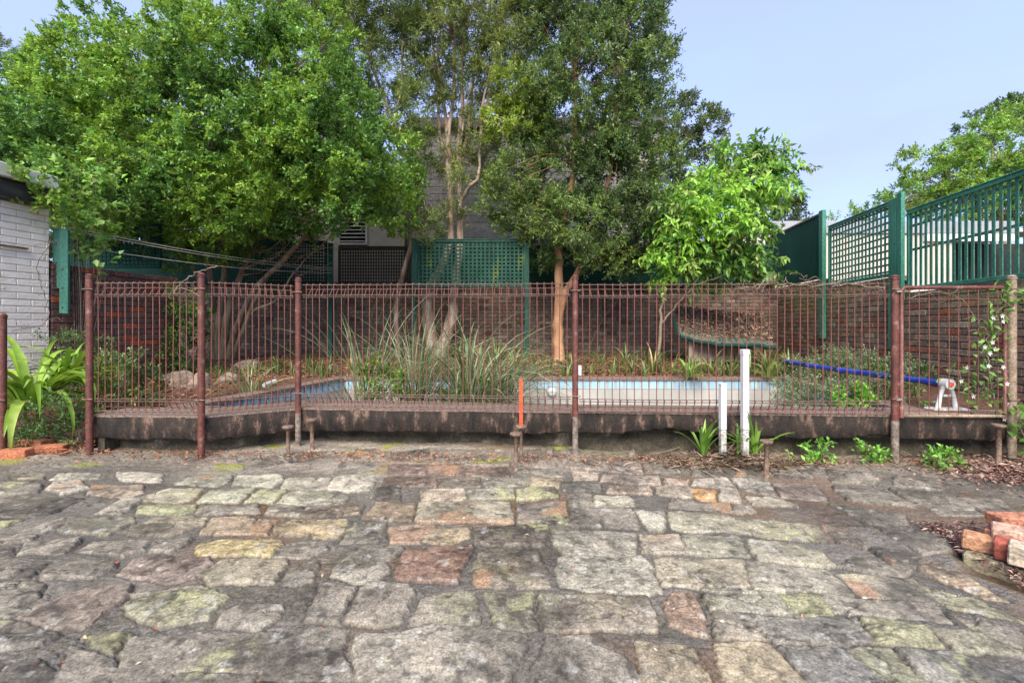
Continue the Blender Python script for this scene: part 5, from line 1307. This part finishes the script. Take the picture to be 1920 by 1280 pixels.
vine("bare_vine", "thin bare vine crawling up the white wall at left", [P(20, 620, 5.2), P(90, 600, 5.55), P(80, 540, 5.6), P(70, 500, 5.5), P(95, 450, 5.7)], .004, 0, seed=156, sprays=14)
vine("dry_branch", "pale dry stick caught on top of the second fence post", [P(327, 548, 3.95), P(350, 522, 3.93), P(385, 505, 3.93), P(408, 498, 3.93)], .005, 0, seed=157, sprays=1)
vine("bare_vine", "dark bare shoots leaning against the wall behind the middle post", [P(1100, 660, 10.5), P(1130, 600, 10.5), P(1160, 560, 10.6), P(1200, 540, 10.7)], .012, 0, seed=158, sprays=22)

# ================================================================ LOOSE BRICKS, ROCKS, LITTER
def loose_brick(c, rz, label, col, size=(.23, .11, .075), rx=0, ry=0, group=None, moss=False):
    t = MB(); t.cbox(c, size, .006, rz=rz, rx=rx, ry=ry, col=col, jit=.004)
    o = t.build("loose_brick", M_brick); return props(o, label, "brick", group)
for (px, py, rz, col, rx, lb) in ((95, 852, .35, (.34, .12, .06), .05, "orange brick lying at the left beside the first fence post"), (28, 860, .15, (.40, .14, .07), .0, "orange brick lying nearest the short rusty post"),
                          (70, 840, -.2, (.33, .12, .065), -.06, "broad worn orange brick behind the other two at left")):
    p = PG(px, py); loose_brick((p.x, p.y, p.z+.045), rz, lb, col, rx=rx)
bo = Vector(PG(1905, 1095))
BRK = [(.48, .16, .075), (.33, .10, .055), (.52, .27, .18), (.42, .17, .09)]
def bp_(px, py, D): return P(px, py, D)
for (px, py, D, rz, col, lb, sz) in (
    (1900, 1072, 2.32, -.95, (.25, .22, .14), "long mossy block at the base of the brick pile", (.34, .16, .10)),
    (1862, 1023, 2.42, -.85, (.42, .22, .12), "orange brick lying lowest and leftmost in the pile", (.23, .11, .076)),
    (1878, 1002, 2.62, .55, (.44, .20, .12), "orange brick set crosswise on the left of the pile", (.20, .11, .076)),
    (1892, 1030, 2.34, .75, (.34, .09, .055), "deep red brick standing end on in the middle of the pile", (.12, .11, .10)),
    (1921, 1040, 2.26, .70, (.48, .40, .30), "pale mortar covered brick at the right edge of the pile", (.12, .11, .10)),
    (1916, 1006, 2.40, -.75, (.47, .30, .22), "pinkish brick with mortar lying on the pile", (.22, .11, .076)),
    (1908, 978, 2.55, -.15, (.40, .17, .10), "brown brick on the top of the pile", (.24, .11, .075))):
    p = P(px, py, D); loose_brick(tuple(p), rz, lb, col, sz)
p = P(1905, 1100, 2.45); mb = MB(); mb.cbox((p.x+.20, p.y+.06, -.03), (.36, .30, .12), .02, rz=-.2, jit=.01); props(mb.build("mossy_block", M_rock), "half buried stone block under the brick pile", "stone block")
def rock(px, py, D, r, label, seed, sq=.6):
    g = np.random.default_rng(seed); x = (px-960)/F*D; z = bz(x, D)
    mb = MB(); vn = VN(seed); n1_, n2_ = 14, 9; V = []
    for j in range(n2_+1):
        th = math.pi*j/n2_
        for i in range(n1_):
            ph = 2*math.pi*i/n1_; d = np.array([math.sin(th)*math.cos(ph), math.sin(th)*math.sin(ph), math.cos(th)])
            k = .7+.7*float(vn.fbm(np.array([d[0]*1.6+5]), np.array([d[1]*1.6+d[2]*2+5]), 2)[0]); V.append((x+d[0]*r*k, D+d[1]*r*k*.8, z+d[2]*r*k*sq+r*.15))
    Fq = [(j*n1_+i, j*n1_+(i+1) % n1_, (j+1)*n1_+(i+1) % n1_, (j+1)*n1_+i) for j in range(n2_) for i in range(n1_)]
    mb.add(V, Fq); props(mb.build("rock", M_rock, smooth=False), label, "rock")
rock(345, 715, 6.2, .18, "brown rock behind the second fence post", 1, 1.0); rock(325, 700, 6.8, .16, "smaller brown rock behind the other at the second post", 2)
rock(375, 725, 6.0, .14, "upright slab of rock just right of the second post", 3, 1.2); rock(465, 694, 8.2, .24, "dark rounded rock at the foot of the multi stemmed tree", 4)
rock(430, 720, 6.6, .15, "pale rock at the left pool corner", 5, .8); rock(700, 668, 9.4, .2, "grey rock behind the tall grass", 6)
# short white pipe on the left coping
a = P(495, 722, 6.05); b = P(516, 714, 6.3); mb = MB(); mb.tube([a, b], .028, 10); props(mb.build("short_pipe", M_pvc), "short piece of white pipe lying at the left pool edge", "pipe")
p = P(1087, 676, 7.3); mb = MB(); mb.tube([Vector((p.x, 7.3, .40)), Vector((p.x, 7.3, .56))], .035, 12); props(mb.build("bottle", M_pvc), "small white plastic canister behind the middle fence post", "canister")

LIT = [(.30,.13,.07),(.20,.085,.05),(.38,.22,.13),(.13,.07,.045),(.42,.16,.07)]
def litter(name, label, n, sampler, L, W, seed, pal=LIT, flat=.5):
    g = np.random.default_rng(seed); pts = np.array([sampler(g) for _ in range(n)])
    v, f, c = scatter_leaves(pts, L, W, pal, seed, flat)
    props(npmesh(name, v, f, M_fruit, None, c), label, "leaf litter", kind="stuff")
def s1(g):
    while True:
        x = g.uniform(-7.5, 6.2); y = g.uniform(7.05, 10.9) if g.random() < .8 else g.uniform(4.8, 7.2)
        if y < 7.1 and x > -3.4: continue
        if x > RW(y)[0]-.1 or x < LW(y)[0]: continue
        return (x, y, bz(x, y)+g.uniform(.0, .03))
litter("leaf_litter", "brown leaf litter covering the garden bed behind the pool", 16000, s1, .07, .026, 201)
def s2(g):
    x = g.normal()*.42+4.35; y = min(4.2, max(3.05, 3.75+g.normal()*.22-(x-4.3)*.0)); return (x, y, GZ(x)+.022+g.uniform(0, .03)+.02*max(0, x-4))
litter("bark_mulch", "reddish brown bark mulch on the paving below the gate", 4200, s2, .05, .014, 202, pal=[(.20,.09,.07),(.30,.17,.13),(.12,.06,.05),(.42,.30,.24)])
def s3(g):
    x = g.normal()*.30+1.95; y = 4.0+g.normal()*.10; y = min(y, 4.25); return (x, y, GZ(x)+.02+g.uniform(0, .07)*math.exp(-((x-1.95)/.25)**2))
litter("dry_leaves", "dry brown strap leaves heaped round the foot of the white pipes", 1500, s3, .11, .012, 203, pal=[(.20,.14,.09),(.34,.25,.17),(.12,.08,.05)], flat=.8)
def s4(g):
    x = g.uniform(-4.4, 4.4); y = 4.12-abs(g.normal())*.16; return (x, y, GZ(x)+.028)
litter("leaf_scraps", "leaf scraps and twigs strewn along the foot of the ledge", 2600, s4, .03, .012, 204)
def s5(g):
    x = g.uniform(-3.6, 2.6); y = g.uniform(1.5, 3.9); return (x, y, GZ(x)+.035)
litter("leaf_scraps", "few small leaf scraps scattered over the stone paving", 130, s5, .022, .010, 205, pal=[(.35,.08,.04),(.4,.25,.15),(.5,.45,.38),(.2,.1,.06)])
def s6(g):
    D = g.uniform(1.9, 2.8); x = 1.93+.157*D+abs(g.normal())*.30+.12; return (x, D, GZ(x)+.0+g.uniform(-.01, .02))
litter("bark_mulch", "dark bark crumbs on the earth strip round the brick pile", 1600, s6, .035, .012, 206, pal=[(.14,.05,.045),(.22,.12,.10),(.08,.04,.035),(.35,.25,.2)])
def s7(g):
    x = g.uniform(-4.9, -3.85); y = g.uniform(3.95, 4.5); return (x, y, max(GZ(x), .05)+.02+g.uniform(0, .03))
litter("leaf_litter", "brown leaf litter round the loose bricks at left", 900, s7, .05, .016, 207)
# shoots and weeds over the bed: one low mass nobody could count
g = np.random.default_rng(210); V = []; Fs = []; C = []; nv = 0
for k in range(240):
    while True:
        x = g.uniform(-6.5, 5.6); y = g.uniform(7.2, 10.6) if k % 2 else g.uniform(7.2, 7.9)
        if LW(y)[0] < x < RW(y)[0]-.2: break
    v, f, c = straps((x, y, bz(x, y)-.01), 7, g.uniform(.12, .3), .02, [(.10,.18,.04),(.16,.24,.06),(.08,.13,.035)], seed=300+k, spread=1., droop=1.2, segs=4)
    V.append(v); Fs.append(f+nv); C.append(c); nv += len(v)
props(npmesh("undergrowth", np.concatenate(V), np.concatenate(Fs), M_strap, None, np.concatenate(C)), "low green undergrowth scattered through the mulch bed", "undergrowth", kind="stuff")
# twigs on the ground
for (a, b, c, lb) in (((1210,862),(1260,850),(1290,838),"crooked dry stick lying at the foot of the wall left of the white pipes"),
                      ((345,868),(365,862),(382,856),"pale dry stick lying by the second fence post"),
                      ((1590,868),(1620,872),(1640,885),"thin dark stick lying left of the right fence post"),
                      ((190,1164),(185,1172),(170,1185),"dark wet twig lying on the paving at left")):
    pts = [PG(*q)+Vector((0, 0, .035)) for q in (a, b, c)]; mb = MB(); mb.tube(curve(pts, 5), .007, 6, wob=.2)
    props(mb.build("stick", M_twig), lb, "stick")
